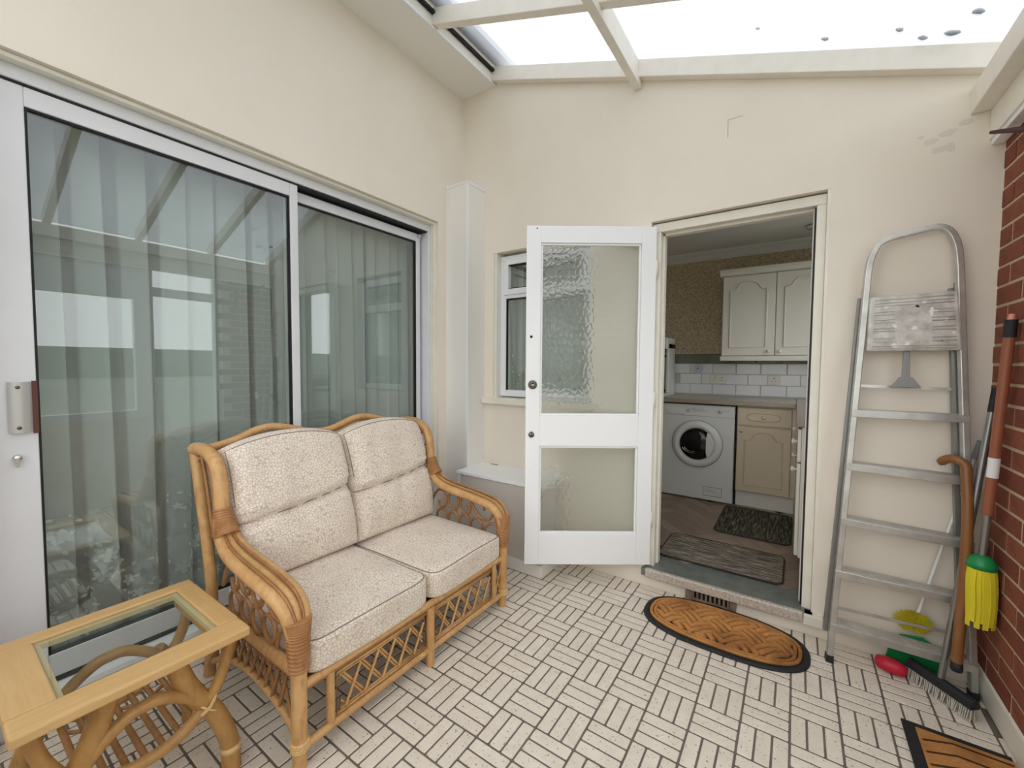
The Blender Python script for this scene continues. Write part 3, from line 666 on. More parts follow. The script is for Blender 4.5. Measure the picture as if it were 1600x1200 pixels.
def knob(parent, x, y, z, mat, d=(0, -1, 0), s=1):
    return MB().lathe([(.008*s, 0), (.007*s, .010*s), (.015*s, .018*s), (.016*s, .024*s), (.010*s, .029*s), (.001, .030*s)], (x, y, z), d, 16).build('knob', mat, parent)
bc = thing('base_cabinet', 'cream kitchen base unit with arched door and drawer beside washing machine', 'cabinet', (1.9, 1.75, KF))
MB().box(1.724, 1.51, .25, 2.11, 2.05, .968).build('body', M['unit'], bc)
MB().box(1.724, 1.55, KF, 2.11, 1.57, .25).build('plinth', M['unit_white'], bc)
dd = MB().box(1.728, 1.49, .255, 2.105, 1.509, .795).build('door', M['unit'], bc, .005)
arch_panel(MB(), 1.785, 2.048, .315, .755, 1.489, .006).build('moulding', M['unit'], dd); knob(dd, 1.758, 1.49, .765, M['unit'])
dw = MB().box(1.728, 1.49, .808, 2.105, 1.509, .955).build('drawer', M['unit'], bc, .005)
MB().tube([(1.915+.115*(math.copysign(abs(math.cos(a))**.6, math.cos(a))), 1.489, .882+.032*(math.copysign(abs(math.sin(a))**.6, math.sin(a)))) for a in [2*math.pi*k/24 for k in range(24)]], .005, 6, closed=True).build('moulding', M['unit'], dw); knob(dw, 1.915, 1.49, .882, M['unit'])
MB().box(2.110, 1.495, .25, 2.139, 1.52, .968).build('corner_post', M['unit'], bc); MB().box(2.110, 1.55, KF, 2.138, 1.57, .25).build('plinth', M['unit_white'], bc)
rc = thing('base_cabinet', 'cream kitchen base unit seen edge-on at the right of the doorway', 'cabinet', (2.4, .9, KF))
MB().box(2.158, .30, .25, 2.72, 2.04, .968).build('body', M['unit_white'], rc)
MB().box(2.20, .32, KF, 2.24, 2.04, .25).build('plinth', M['unit_white'], rc)
for k, (ya, yb) in enumerate(((.31, .74), (.75, 1.44))):
    dd = MB().box(2.140, ya, .255, 2.157, yb, .765).build('door', M['unit_white'], rc, .004); knob(dd, 2.140, ya+.10, .715, M['unit_white'], (-1, 0, 0))
    dw = MB().box(2.140, ya, .775, 2.157, yb, .955).build('drawer', M['unit_white'], rc, .004); knob(dw, 2.140, (ya+yb)/2-.06, .865, M['unit_white'], (-1, 0, 0))
mb = MB().box(1.09, 1.455, .970, 2.13, 2.094, 1.008).box(2.13, .28, .970, 2.745, 2.094, 1.008)
tag(mb.build('worktop', M['worktop'], bevel=.006), 'grey-brown laminate L-shaped worktop along the kitchen wall', 'worktop')
wc = thing('wall_cabinet', 'ivory double wall cabinet with arched doors above kitchen tiles', 'wall cabinet', (1.95, 1.95, 1.36))
MB().box(1.548, 1.80, 1.385, 2.37, 2.093, 2.105).build('body', M['unit_white'], wc)
MB().prism([(2.09, 2.105), (1.775, 2.105), (1.765, 2.115), (1.755, 2.135), (1.738, 2.150), (1.738, 2.158), (2.09, 2.158)], 'x', 1.525, 2.39).build('cornice', M['unit_white'], wc)
MB().box(1.54, 1.762, 1.345, 2.37, 1.80, 1.388).build('pelmet', M['unit_white'], wc, .005)
for x0, x1, kx in ((1.552, 1.956, 1.915), (1.962, 2.366, 2.0)):
    dd = MB().box(x0, 1.780, 1.393, x1, 1.799, 2.10).build('door', M['unit_white'], wc, .005)
    arch_panel(MB(), x0+.062, x1-.062, 1.465, 2.045, 1.779, .008).build('moulding', M['unit_white'], dd); knob(dd, kx, 1.78, 1.43, M['unit_white'])
ck = thing('cooker', 'white cooker with hob and raised grill half hidden by the open door', 'cooker', (.8, 1.8, KF))
MB().box(.52, 1.52, KF+.02, 1.085, 2.06, 1.0).build('body', M['appliance'], ck, .006)
MB().box(.515, 1.49, 1.0, 1.088, 2.06, 1.03).build('hob', M['appliance'], ck, .008)
for x in (.66, .94):
    for y in (1.62, 1.85): MB().lathe([(.05, 0), (.05, .012), (.03, .02)], (x, y, 1.03), 'z', 16).build('burner', M['black'], ck)
MB().tube([(.56, 1.56, 1.05), (1.05, 1.56, 1.05), (1.05, 1.92, 1.05), (.56, 1.92, 1.05)], .006, 6, closed=True).build('pan_support', M['black'], ck)
MB().box(.52, 1.96, 1.03, 1.085, 2.06, 1.52).box(1.060, 1.80, 1.03, 1.085, 1.96, 1.52).build('back_panel', M['appliance'], ck, .005)
MB().box(.52, 1.74, 1.46, 1.085, 2.06, 1.575).build('grill_hood', M['appliance'], ck, .012)
MB().box(.55, 1.82, 1.39, 1.055, 1.955, 1.40).build('grill_shelf', M['black'], ck)
def socket(x, z, wd, n, label):
    t = thing('wall_socket', label, 'socket', (x, 2.088, z))
    p = MB().box(x-wd/2, 2.074, z-.043, x+wd/2, 2.0855, z+.043).build('plate', M['unit_white'], t, .003)
    for k in range(n):
        cx = x+(k-(n-1)/2)*.06
        MB().box(cx-.004, 2.0725, z+.008, cx+.004, 2.0742, z+.018).box(cx-.016, 2.0725, z-.015, cx-.008, 2.0742, z-.010).box(cx+.008, 2.0725, z-.015, cx+.016, 2.0742, z-.010).build('pin_hole', M['black'], t)
        MB().box(cx-.006, 2.070, z+.024, cx+.006, 2.0745, z+.036).build('switch', M['appliance'], t)
socket(1.49, 1.172, .147, 2, 'double wall socket on the white tiles above washing machine')
socket(1.955, 1.172, .10, 1, 'wall socket on the white tiles below the wall cabinet')
tp = thing('plug_in_timer', 'pale round plug-in timer on the tiles near the cooker', 'timer', (1.30, 2.06, 1.23))
MB().lathe([(.043, 0), (.043, .02), (.036, .026), (.001, .027)], (1.305, 2.0855, 1.272), (0, -1, 0), 24).build('dial', plain('lilac_plastic', S(206, 206, 226), .4), tp)
MB().box(1.245, 2.072, 1.232, 1.272, 2.0855, 1.312).build('plate', M['unit_white'], tp, .003)
MB().tube([(1.295, 2.058, 1.262), (1.305, 2.056, 1.282), (1.318, 2.058, 1.270)], .004, 6).build('pointer', plain('blue_print', S(80, 84, 140), .5), tp)
def kmat(name, x0, y0, x1, y1, mat, label):
    t = thing(name, label, 'mat', ((x0+x1)/2, (y0+y1)/2, KF)); r = .05
    def rr(i, z):
        out = []
        for cx, cy, a0 in ((x1-r, y1-r, 0), (x0+r, y1-r, 90), (x0+r, y0+r, 180), (x1-r, y0+r, 270)):
            for k in range(6): a = math.radians(a0+18*k); out.append((cx+(r-i)*math.cos(a), cy+(r-i)*math.sin(a)))
        return out
    MB().prism(rr(.006, 0), 'z', KF+.001, KF+.009).build('pile', mat, t)
    MB().tube([(x, y, KF+.006) for x, y in rr(.004, 0)], .005, 6, closed=True).build('edging', M['mat_edge'], t)
kmat('kitchen_mat', 1.435, .19, 2.10, .60, M['mat_x'], 'grey striped mat lying just inside the kitchen doorway')
kmat('kitchen_mat', 1.66, .80, 2.13, 1.46, M['mat_y'], 'dark streaked mat in front of the kitchen base unit')

# ------------------------------------------------------------------ rattan sofa
yL, yR = -1.76, -.655
sofa = thing('rattan_sofa', 'two-seat honey rattan sofa with scrolled arms in front of patio door', 'sofa', (.45, -1.2, 0))
ARM = [(.852, .44), (.850, .475), (.832, .515), (.785, .545), (.69, .563), (.58, .575), (.47, .588), (.395, .608), (.345, .645), (.318, .70)]
WING = [(.325, .66), (.312, .72), (.306, .79), (.296, .85), (.268, .90), (.21, .932), (.14, .943), (.055, .935)]
def arm(yc, sgn):
    # sgn: outward direction (-1 for the left arm)
    def bulge(i, n): t = i/(n-1); return .4+.6*math.sin(math.pi*min(1, max(0, t)))
    base = crom([(x, 0, z) for x, z in ARM], 5); n = len(base)
    for off, r in ((-.030, .0215), (.0, .0185), (.030, .0215)):
        MB().tube([(p.x, yc+off*bulge(i, n)*1.15, p.z-(.004 if off else 0)) for i, p in enumerate(base)], r, 10).build('arm_pole', M['rattan'], sofa)
    for off in (-.0165, .0165):
        nrm = []
        for i, p in enumerate(base):
            a = base[max(i-1, 0)]; b = base[min(i+1, n-1)]; t = (b-a).normalized(); nn = Vector((-t.z, 0, t.x)); nn = nn if nn.z > -.2 and (nn.x > 0 or nn.z > 0) else -nn; nrm.append(nn)
        MB().tube([(p.x+nrm[i].x*.0175, yc+off*bulge(i, n)*1.25, p.z+nrm[i].z*.0175) for i, p in enumerate(base)], .0052, 6).build('arm_reed', M['rattan_dark'], sofa)
    MB().tube(crom([(x, yc, z) for x, z in WING], 5), [.026]*36, 10).build('wing_pole', M['rattan'], sofa)
    # bindings
    def wrap(path, r0, r1, turns, nm='binding', mt='binding'):
        P = crom(path, 8); m = MB(); N = len(P); m.tube(P, [r0+(r1-r0)*i/(N-1) for i in range(N)], 12)
        for k in range(turns):
            f = (k+.5)/turns; i = f*(N-1); a = P[int(i)]; b = P[min(int(i)+1, N-1)]; c = a.lerp(b, i-int(i)); t = (P[min(int(i)+1, N-1)]-P[max(int(i)-1, 0)]).normalized(); rr = r0+(r1-r0)*f
            u = t.orthogonal().normalized(); v = t.cross(u)
            m.tube([c+(u*math.cos(q*.628)+v*math.sin(q*.628))*rr for q in range(10)], .0034, 5, closed=True)
        return m.build(nm, M[mt], sofa)
    wrap([(.353, yc, .636), (.326, yc, .68), (.313, yc, .735)], .043, .029, 12)
    wrap([(.848, yc, .490), (.853, yc, .44), (.853, yc, .325)], .043, .028, 18)
    wrap([(.853, yc, .095), (.853, yc, .065)], .027, .027, 4, mt='binding_pale')
    MB().tube([(.853, yc, .36), (.853, yc, .2), (.850, yc, 0)], [.024, .024, .022], 12).build('leg', M['rattan'], sofa)
    MB().tube(crom([(.055, yc, .935), (.115, yc, .72), (.185, yc, .45), (.19, yc, .25), (.15, yc, 0)], 5), .021, 10).build('back_post', M['rattan'], sofa)
    # wing infill reeds
    for q in (.33, .66):
        MB().tube(crom([((1-q)*.07+q*.25, yc, .92-.005*q), ((1-q)*.115+q*.285, yc, .80), ((1-q)*.15+q*.30, yc, .70), ((1-q)*.19+q*.305, yc, .60)], 5), .007, 6).build('wing_reed', M['rattan_dark'], sofa)
    for k in range(4):
        z = .86-.07*k; x = .15+.03*k; MB().tube(crom([(x-.03, yc, z), (x, yc+.008, z+.022), (x+.05, yc, z-.01), (x+.09, yc, z+.02)], 4), .005, 5).build('wing_tie', M['rattan_dark'], sofa)
    # scrollwork between arm and side rail
    y = yc
    def scroll(pts): MB().tube(crom([(x, y, z) for x, z in pts], 5), .0075, 7).build('scroll', M['rattan_dark'], sofa)
    def oval(cx, cz, rx, rz): MB().tube([(cx+rx*math.cos(a*.3142), y, cz+rz*math.sin(a*.3142)) for a in range(20)], .0075, 7, closed=True).build('scroll_ring', M['rattan_dark'], sofa)
    scroll([(.305, .43), (.335, .49), (.375, .545), (.425, .545), (.445, .50), (.43, .455), (.395, .455), (.385, .485)])
    oval(.500, .507, .040, .050)
    scroll([(.60, .46), (.625, .475), (.618, .505), (.60, .49)]); scroll([(.552, .50), (.575, .548), (.615, .545), (.655, .49), (.70, .45), (.755, .445), (.785, .485), (.765, .52), (.73, .515), (.725, .49)])
    scroll([(.552, .50), (.56, .46), (.60, .445), (.625, .465)])
    for cx in (.41, .50, .585, .67): oval(cx, .392, .042, .046)
    scroll([(.72, .345), (.735, .40), (.775, .43), (.82, .425), (.838, .40)])
    MB().tube([(.853, yc, .315), (.19, yc, .315)], .020, 10).build('side_rail', M['rattan'], sofa)
    MB().tube([(.853, yc, .288), (.19, yc, .288)], .008, 7).build('side_reed', M['rattan_dark'], sofa)
    arc = crom([(.85, yc, .085), (.79, yc, .125), (.68, yc, .160), (.53, yc, .175), (.38, yc, .16), (.27, yc, .12), (.20, yc, .08)], 5)
    MB().tube(arc, .013, 8).build('side_arch', M['rattan'], sofa)
    def arcz(x): return min(arc, key=lambda p: abs(p.x-x)).z
    for k in range(12):
        for sg in (-1, 1):
            x0 = .24+.05*k; x1 = x0+sg*.055
            if .2 < x1 < .85: MB().tube([(x0, yc+sg*.005, .285), (x1, yc+sg*.005, arcz(x1))], .0058, 6).build('lattice_reed', M['rattan_dark'], sofa)
arm(yL, -1); arm(yR, 1)
FX = .853
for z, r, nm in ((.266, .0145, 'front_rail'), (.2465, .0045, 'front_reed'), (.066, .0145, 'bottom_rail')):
    MB().tube([(FX, yL, z), (FX, yR, z)], r, 10).build(nm, M['rattan_dark' if 'reed' in nm else 'rattan'], sofa)  # front reed coloured darker to put shade between the rails
MB().tube([(FX+.004, -1.193, .255), (FX+.004, -1.193, 0)], .019, 12).build('leg', M['rattan'], sofa)
for y in (-1.652, -.735): MB().tube([(FX-.002, y, .255), (FX-.002, y, .075)], .0145, 10).build('apron_post', M['rattan'], sofa)
for ya, yb in ((-1.630, -1.215), (-1.172, -.757)):
    for (i, r) in ((0, .0055), (.0105, .0038)):
        MB().tube([(FX, ya+i, .089+i), (FX, yb-i, .089+i), (FX, yb-i, .234-i), (FX, ya+i, .234-i)], r, 7, closed=True).build('lattice_frame', M['rattan'], sofa)
    a, b = ya+.016, yb-.016; z0, z1 = .101, .222; pitch = .078; run = .062
    y = a-run
    def seg(p, q):
        (y0_, z0_), (y1_, z1_) = p, q
        if y1_ == y0_: return None
        t0, t1 = 0, 1
        f = lambda t: (y0_+(y1_-y0_)*t, z0_+(z1_-z0_)*t)
        for lim, sg in ((a, 1), (b, -1)):
            d0 = (y0_-lim)*sg; d1 = (y1_-lim)*sg
            if d0 < 0 and d1 < 0: return None
            if d0 < 0: t0 = max(t0, d0/(d0-d1))
            if d1 < 0: t1 = min(t1, d0/(d0-d1))
        return (f(t0), f(t1)) if t1-t0 > .15 else None
    k = 0
    while y < b+run:
        s_ = seg((y, z0), (y+run, z1))
        if s_: MB().tube([(FX+.004, s_[0][0], s_[0][1]), (FX+.004, s_[1][0], s_[1][1])], .0055, 6).build('lattice_reed', M['rattan'], sofa)
        if k % 1 == 0:
            for dd_ in (-.006, .006):
                s_ = seg((y+dd_+run*1.2, z0), (y+dd_-run*.2, z1))
                if s_: MB().tube([(FX-.006, s_[0][0], s_[0][1]), (FX-.006, s_[1][0], s_[1][1])], .0045, 6).build('lattice_reed', M['rattan'], sofa)
        y += pitch; k += 1
for (ya, yb) in ((-.72, -.675), (-1.735, -1.667)):
    MB().tube([(FX, ya, .10), (FX, yb, .21)], .005, 6).build('lattice_reed', M['rattan'], sofa) if ya > -1 else None
    MB().tube([(FX-.006, yb, .10), (FX-.006, ya, .21)], .005, 6).build('lattice_reed', M['rattan'], sofa) if ya > -1 else None
TOP = [(-1.765, .932), (-1.70, .938), (-1.62, .955), (-1.54, .985), (-1.47, .996), (-1.40, .985), (-1.30, .955), (-1.20, .945), (-1.13, .958), (-1.05, .985), (-.98, .996), (-.90, .985), (-.80, .955), (-.70, .938), (-.65, .932)]
MB().tube(crom([(.085, y, z) for y, z in TOP], 5), .0175, 10).build('top_rail', M['rattan'], sofa)
MB().tube(crom([(.092, y, z-.034) for y, z in TOP], 5), .012, 8).build('top_rail_lower', M['rattan'], sofa)
for k in range(9):
    y = -1.66+.115*k; MB().tube([(.10, y, .93), (.17, y, .50), (.19, y, .26)], .010, 7).build('back_slat', M['rattan'], sofa)
MB().tube([(.19, yL, .26), (.19, yR, .26)], .017, 10).build('back_rail', M['rattan'], sofa)
for k in range(7):
    x = .25+.09*k; MB().box(x-.03, yL+.02, .238, x+.03, yR-.02, .248).build('seat_slat', M['rattan_dark'], sofa)

# cushions: seat pads are squared super-ellipsoids, back pads are two grids meeting at the rim
def sp(a, p): return math.copysign(abs(a)**p, a)
def seat_cushion(y0, y1, label, rn):
    ym, hy = (y0+y1)/2, (y1-y0)/2; x0, x1 = .225, .876; xm, hx = (x0+x1)/2, (x1-x0)/2
    t = thing('seat_cushion', label, 'cushion', (xm, ym, .27), group='sofa cushions')
    def fn(a, b, c):
        q = (1-min(1, b*b))*(1-min(1, a*a)*.6)
        wr = .0030*math.sin(7*a+rn)*math.sin(5*b+2*rn)+.0016*math.sin(19*a+11*b+rn)*(1-abs(b))
        z = .337+.064*c+(.016*q+wr if c > 0 else 0)
        return (xm+hx*a+.006*math.sin(3*b+rn)*(a > .5), ym+hy*b, z)
    def q(u, v):
        th = 2*math.pi*u; ph = math.pi*(v-.5); e1, e2 = .20, .17
        return fn(sp(math.cos(ph), e1)*sp(math.cos(th), e2), sp(math.cos(ph), e1)*sp(math.sin(th), e2), sp(math.sin(ph), e1))
    mb = MB(); mb.grid(q, 96, 56); mb.build('cover', M['fabric'], t)
    for c in (.86,):
        P = []
        for i in range(96):
            th = 2*math.pi*i/96; r1 = (1-c**(2/.20))**(.5*.20); P.append(fn(sp(math.cos(th), .17)*r1, sp(math.sin(th), .17)*r1, c))
        MB().tube(P, .0026, 6, closed=True).build('piping', M['piping'], t)
seat_cushion(-1.733, -1.197, 'crackle-patterned seat cushion nearest the glass-topped side table', 1.3)
seat_cushion(-1.193, -.676, 'crackle-patterned seat cushion nearest the storage box', 2.9)
def back_cushion(y0, y1, label, rn):
    ym, hy = (y0+y1)/2, (y1-y0)/2
    zb, zt = .412, .985; xb, xt = .355, .170                              # mid plane, reclined
    t = thing('back_cushion', label, 'cushion', (.3, ym, .40), group='sofa cushions')
    ax = Vector((xt-xb, 0, zt-zb)); ln = ax.length; ax.normalize(); nr = Vector((ax.z, 0, -ax.x))
    seam = lambda a: .435+.045*a+.02*(a*a-.5)
    def fn(a, h, side):
        """a: -1..1 across, h: 0..1 up, side: +1 front, -1 back"""
        b = 2*h-1; E = ((1-abs(a)**7)*(1-abs(b)**9))**.42
        top = 1-.085*abs(a)**2.2; hh = h*(1-(1-top)*max(0, (h-.35)/.65)**2)
        d = h-seam(a)
        if side > 0:
            up = .098+.012*math.exp(-((h-.66)/.2)**2) if d > 0 else .088-.02*math.exp(-((h-.06)/.1)**2)
            k = min(1, abs(d)/(.055 if d > 0 else .10)); up *= .56+.44*math.sqrt(max(0, 1-(1-k)**2))
            wr = .0035*math.sin(8*a+5*h+rn)*math.sin(9*h-3*a+2*rn)
            pull = .010*math.exp(-(abs(d)/.13)**2)*max(0, abs(a)-.45)/.55*math.sin(abs(d)*95+rn)
            tuck = -.010*math.exp(-((a-.05)/.05)**2)*max(0, 1-abs(d)/.20)*(d < 0)
            dep = (up+wr+pull+tuck)*E
        else: dep = -.060*E
        p = Vector((xb, 0, zb))+ax*(ln*hh)+nr*dep
        return (p.x, ym+hy*a*(1-.035*math.exp(-(d/.06)**2)), p.z)
    cl = lambda s_: math.sin(math.pi/2*(2*s_-1))
    mb = MB()
    for side in (1, -1): mb.grid(lambda u, v: fn(cl(u), (cl(v)+1)/2, side), 60, 90)
    mb.build('cover', M['fabric'], t)
    MB().tube([fn(.985*(i/20-1), seam(.985*(i/20-1))+.002, 1) for i in range(41)], .0032, 6).build('seam', M['piping'], t)
    pts = [(-.955, .52+.36*i/8) for i in range(8)]+[(-.955+1.91*i/24, .955-.0*i) for i in range(25)]+[(.955, .88-.36*i/8) for i in range(9)]
    MB().tube([fn(a, h, 1) for a, h in pts], .0026, 6).build('piping', M['piping'], t)
back_cushion(-1.728, -1.200, 'plump crackle-patterned back cushion beside the left sofa wing', .7)
back_cushion(-1.197, -.682, 'plump crackle-patterned back cushion beside the far sofa wing', 2.2)

# ------------------------------------------------------------------ side table
tb = thing('side_table', 'blond wood side table with glass top and bentwood legs', 'table', (.5, -2.09, 0))
TX0, TX1, TY0, TY1, TZ = .255, .752, -2.335, -1.853, .480; th = .028
GX0, GX1, GY0, GY1 = .312, .668, -2.250, -1.910
MB().box(GX1, TY0, TZ-th, TX1, TY1, TZ).build('top_board', M['ash'], tb, .006)
MB().box(TX0, TY0, TZ-th, GX0, TY1, TZ).build('top_board', M['ash'], tb, .006)
MB().box(GX0, TY0, TZ-th, GX1, GY0, TZ).build('top_board', M['ash2'], tb, .004)
MB().box(GX0, GY1, TZ-th, GX1, TY1, TZ).build('top_board', M['ash2'], tb, .004)
def zring(mb, x0, y0, x1, y1, wd, z0, z1):
    mb.box(x0, y0, z0, x1, y0+wd, z1).box(x0, y1-wd, z0, x1, y1, z1).box(x0, y0+wd, z0, x0+wd, y1-wd, z1).box(x1-wd, y0+wd, z0, x1, y1-wd, z1); return mb
zring(MB(), GX0, GY0, GX1, GY1, .013, TZ-th, TZ-.012).build('bead', M['bead'], tb)
MB().box(GX0+.001, GY0+.001, TZ-.0115, GX1-.001, GY1-.001, TZ-.0055).build('glass_top', M['pane_table'], tb)
CY = -2.092
for X in (.672, .335):
    for sg in (1, -1):
        MB().tube(crom(([(X, CY+sg*.065, .455), (X, CY+sg*.085, .38)] if X > .5 else [])+[(X, CY+sg*.115, .305), (X, CY+sg*.168, .21), (X, CY+sg*.202, .10), (X, CY+sg*.207, 0)], 6), .0265, 12).build('leg', M['table_pole'], tb)
        m = MB(); yb, zb_ = CY+sg*.142, .262
        for q in range(3):
            m.tube([(X+.034*math.cos(a*.628), yb+.028*math.sin(a*.628)*(1 if q else -1), zb_+.026*math.sin(a*.628)+(q-1)*.006) for a in range(10)], .0035, 5, closed=True)
        m.build('binding', M['binding_pale'], tb)
        MB().lathe([(.0285, -.010), (.0285, .010)], (X, CY+sg*.206, .075), 'z', 14).build('binding', M['binding_pale'], tb)
    MB().tube(crom([(X+.012, CY-.150, .235), (X+.012, CY-.10, .305), (X+.012, CY-.04, .350), (X+.012, CY, .358), (X+.012, CY+.04, .352), (X+.012, CY+.10, .310), (X+.012, CY+.150, .25)], 6), .0165, 10).build('arch_pole', M['table_pole'], tb)
    MB().tube(crom([(X+.01, CY-.215, .455), (X+.01, CY-.185, .34), (X+.01, CY-.14, .262), (X+.01, CY-.07, .212), (X+.01, CY, .200), (X+.01, CY+.07, .212), (X+.01, CY+.14, .262), (X+.01, CY+.185, .34), (X+.01, CY+.215, .455)], 6), .0165, 10).build('bow_pole', M['table_pole'], tb)
for k in range(7):
    y = CY-.117+.039*k; MB().tube([(.335, y, .205+.012*abs(k-3)/3), (.675, y, .205+.012*abs(k-3)/3)], .0085, 8).build('shelf_rod', M['rattan_dark'], tb)
MB().tube(crom([(.40, CY-.12, .218), (.43, CY-.06, .206), (.40, CY, .203), (.43, CY+.06, .206), (.40, CY+.12, .218)], 5), .006, 6).build('shelf_tie', M['rattan_dark'], tb)
for y in (CY-.18, CY+.18): MB().tube([(.335, y, .44), (.672, y, .44)], .013, 8).build('stretcher', M['table_pole'], tb)

# ------------------------------------------------------------------ door mats
dm = thing('door_mat', 'oval braided coir doormat with black rubber rim before kitchen step', 'mat', (1.85, -.215, 0))
MA, MBb, MCX, MCY, MROT = .362, .198, 1.852, -.214, math.radians(-1)
def oval_pt(t, s, z, e=.78):
    c, s_ = math.cos(t), math.sin(t); x = MA*math.copysign(abs(c)**e, c)*1.0; y = MBb*math.copysign(abs(s_)**e, s_)
    x -= (1-s)*MA*c*1.0 if False else 0
    k = 1-s; L_ = math.hypot(x, y); nx, ny = c/MA, s_/MBb; nl = math.hypot(nx, ny); x -= nx/nl*k; y -= ny/nl*k
    return (MCX+x*math.cos(MROT)-y*math.sin(MROT), MCY+x*math.sin(MROT)+y*math.cos(MROT), z)
N = 72
mb = MB(); rings = [(1, .001), (1, .006), (.997, .010), (.975, .011), (.972, .008)]
vs = [oval_pt(2*math.pi*k/N, s, z) for s, z in rings for k in range(N)]
mb.add(vs, [(r*N+k, r*N+(k+1) % N, (r+1)*N+(k+1) % N, (r+1)*N+k) for r in range(len(rings)-1) for k in range(N)]+[tuple(range(N))[::-1], tuple(range((len(rings)-1)*N, len(rings)*N))], True)
mb.build('rubber_rim', M['rubber'], dm)
mb = MB().add([oval_pt(2*math.pi*k/N, .968, .0115) for k in range(N)]+[oval_pt(2*math.pi*k/N, .968, .004) for k in range(N)], [tuple(range(N)), tuple(range(2*N-1, N-1, -1))]+[(k, k+N, (k+1) % N+N, (k+1) % N) for k in range(N)])
mb.build('coir_base', M['coir_dark'], dm)
for s in (.962, .943): MB().tube([oval_pt(2*math.pi*k/N, s, .0135) for k in range(N)], .0085, 6, closed=True).build('coir_rope', M['coir'], dm)
def inside(x, y, s):
    a, b = MA-(1-s), MBb-(1-s); return (abs((x-MCX)/a))**2.5+(abs((y-MCY)/b))**2.5 < 1
p = .148; rn = random.Random(5)
for i in range(-6, 7):
    for j in range(-6, 7):
        c45 = math.sqrt(.5); ux, uy = i*p*.66, j*p*.66; hz = (i+j) % 2
        for q in range(3):
            o_ = (q-1)*.0315
            a = (ux-p*.44, uy+o_) if hz else (ux+o_, uy-p*.44); b = (ux+p*.44, uy+o_) if hz else (ux+o_, uy+p*.44)
            W_ = [(MCX+(v[0]-v[1])*c45, MCY+(v[0]+v[1])*c45) for v in (a, b)]
            K = [(W_[0][0]+(W_[1][0]-W_[0][0])*f, W_[0][1]+(W_[1][1]-W_[0][1])*f) for f in (0, .2, .4, .6, .8, 1)]
            K = [k_ for k_ in K if inside(k_[0], k_[1], .945)]
            if len(K) >= 2:
                hgt = [.006+.015*math.sin(math.pi*(f+.5)/len(K)) for f in range(len(K))]
                MB().tube([(k_[0], k_[1], h) for k_, h in zip(K, hgt)], .0138, 7).build('coir_braid', M['coir'], dm)
m2 = thing('door_mat', 'rectangular coir doormat with black border by the brick wall', 'mat', (2.62, -.75, 0))
MB().box(2.478, -1.1, .001, 2.750, -.402, .008).build('rubber_border', M['rubber'], m2, .003)
MB().box(2.512, -1.07, .008, 2.748, -.432, .014).build('coir_pile', M['coir'], m2, .002)
for k in range(11):
    y = -1.04+.055*k; MB().tube([(2.52, y, .013), (2.60, y+.035, .013), (2.74, y+.075-.04, .013)], .0045, 5).build('coir_rib', M['coir_dark'], m2)

# ------------------------------------------------------------------ step ladder and the things around it
ld = thing('step_ladder', 'folded aluminium step ladder leaning on the cream wall', 'ladder', (2.5, -.1, 0))
LP0, LP1, LQ0, LQ1 = (2.280, -.168, 0), (2.368, -.058, 1.79), (2.735, -.105, 0), (2.640, -.042, 1.775)
def LS(a, z, d=0, du=0):
    p = lerp(lerp(LP0, LP1, z/1.79), lerp(LQ0, LQ1, z/1.775), a); n_ = Vector((.14, -.985, .06)).normalized(); e_ = Vector((.99, .14, 0))
    return Vector((p.x, p.y, z))+n_*d+e_*du
OUT = (.14, -.985, .06)
sec = [(-.011, -.015), (.011, -.015), (.011, .015), (-.011, .015)]
hoop = [LS(0, .015), LS(0, .6), LS(0, 1.2), LS(0, 1.70)]+crom([LS(0, 1.70), LS(.02, 1.765), LS(.10, 1.82), LS(.24, 1.842), LS(.5, 1.856), LS(.76, 1.865), LS(.90, 1.845), LS(.98, 1.785), LS(1, 1.70)], 4)[1:]+[LS(1, 1.2), LS(1, .6), LS(1, .015)]
MB().sweep(hoop, sec, OUT).build('front_frame', M['alu'], ld, .003)
ZL = (1.109, .878, .637, .407, .172); ZR = (1.108, .860, .612, .385, .135)
for zl, zr in zip(ZL, ZR):
    dep = .075 if zl < 1 else .05
    A_, B_ = LS(0, zl, .016, -.012), LS(1, zr, .016, .012)
    def slab(z0, z1, y0, y1):
        return [(A_.x, A_.y-y0, A_.z+z0), (B_.x, B_.y-y0, B_.z+z0), (B_.x, B_.y+y1, B_.z+z0), (A_.x, A_.y+y1, A_.z+z0), (A_.x, A_.y-y0, A_.z+z1), (B_.x, B_.y-y0, B_.z+z1), (B_.x, B_.y+y1, B_.z+z1), (A_.x, A_.y+y1, A_.z+z1)]
    st = MB().hexa(slab(-.004, 0, 0, dep)).build('step', M['alu_tread'], ld)
    MB().hexa(slab(-.030, .001, .004, .001)).build('step_lip', M['alu'], st, .002)
    for q in range(5): MB().hexa([Vector(v)+Vector((0, dep*(.15+.17*q), .0)) for v in slab(0, .002, 0, .004)]).build('tread_rib', M['alu'], st)
for a, du, top in ((0, -.016, 1.60), (1, -.022, 1.62)):
    MB().sweep([LS(a, .115, -.034, du), LS(a, top, -.034, du*.6)], [(-.008, -.010), (.008, -.010), (.008, .010), (-.008, .010)], OUT).build('rear_leg', M['steel'], ld)
for z in (1.21, .22): MB().sweep([LS(0, z+.006, -.034), LS(1, z, -.034)], [(-.006, -.003), (.006, -.003), (.006, .003), (-.006, .003)], OUT).build('rear_bar', M['alu'], ld)
for a in (0, 1): MB().sweep([LS(a, 0, 0), LS(a, .03, 0)], [(-.013, -.017), (.013, -.017), (.013, .017), (-.013, .017)], OUT).build('foot', M['rubber'], ld)
pf = [LS(.055, 1.362, .022), LS(.985, 1.364, .022), LS(.965, 1.600, .022), LS(.035, 1.592, .022)]
n_ = Vector(OUT)
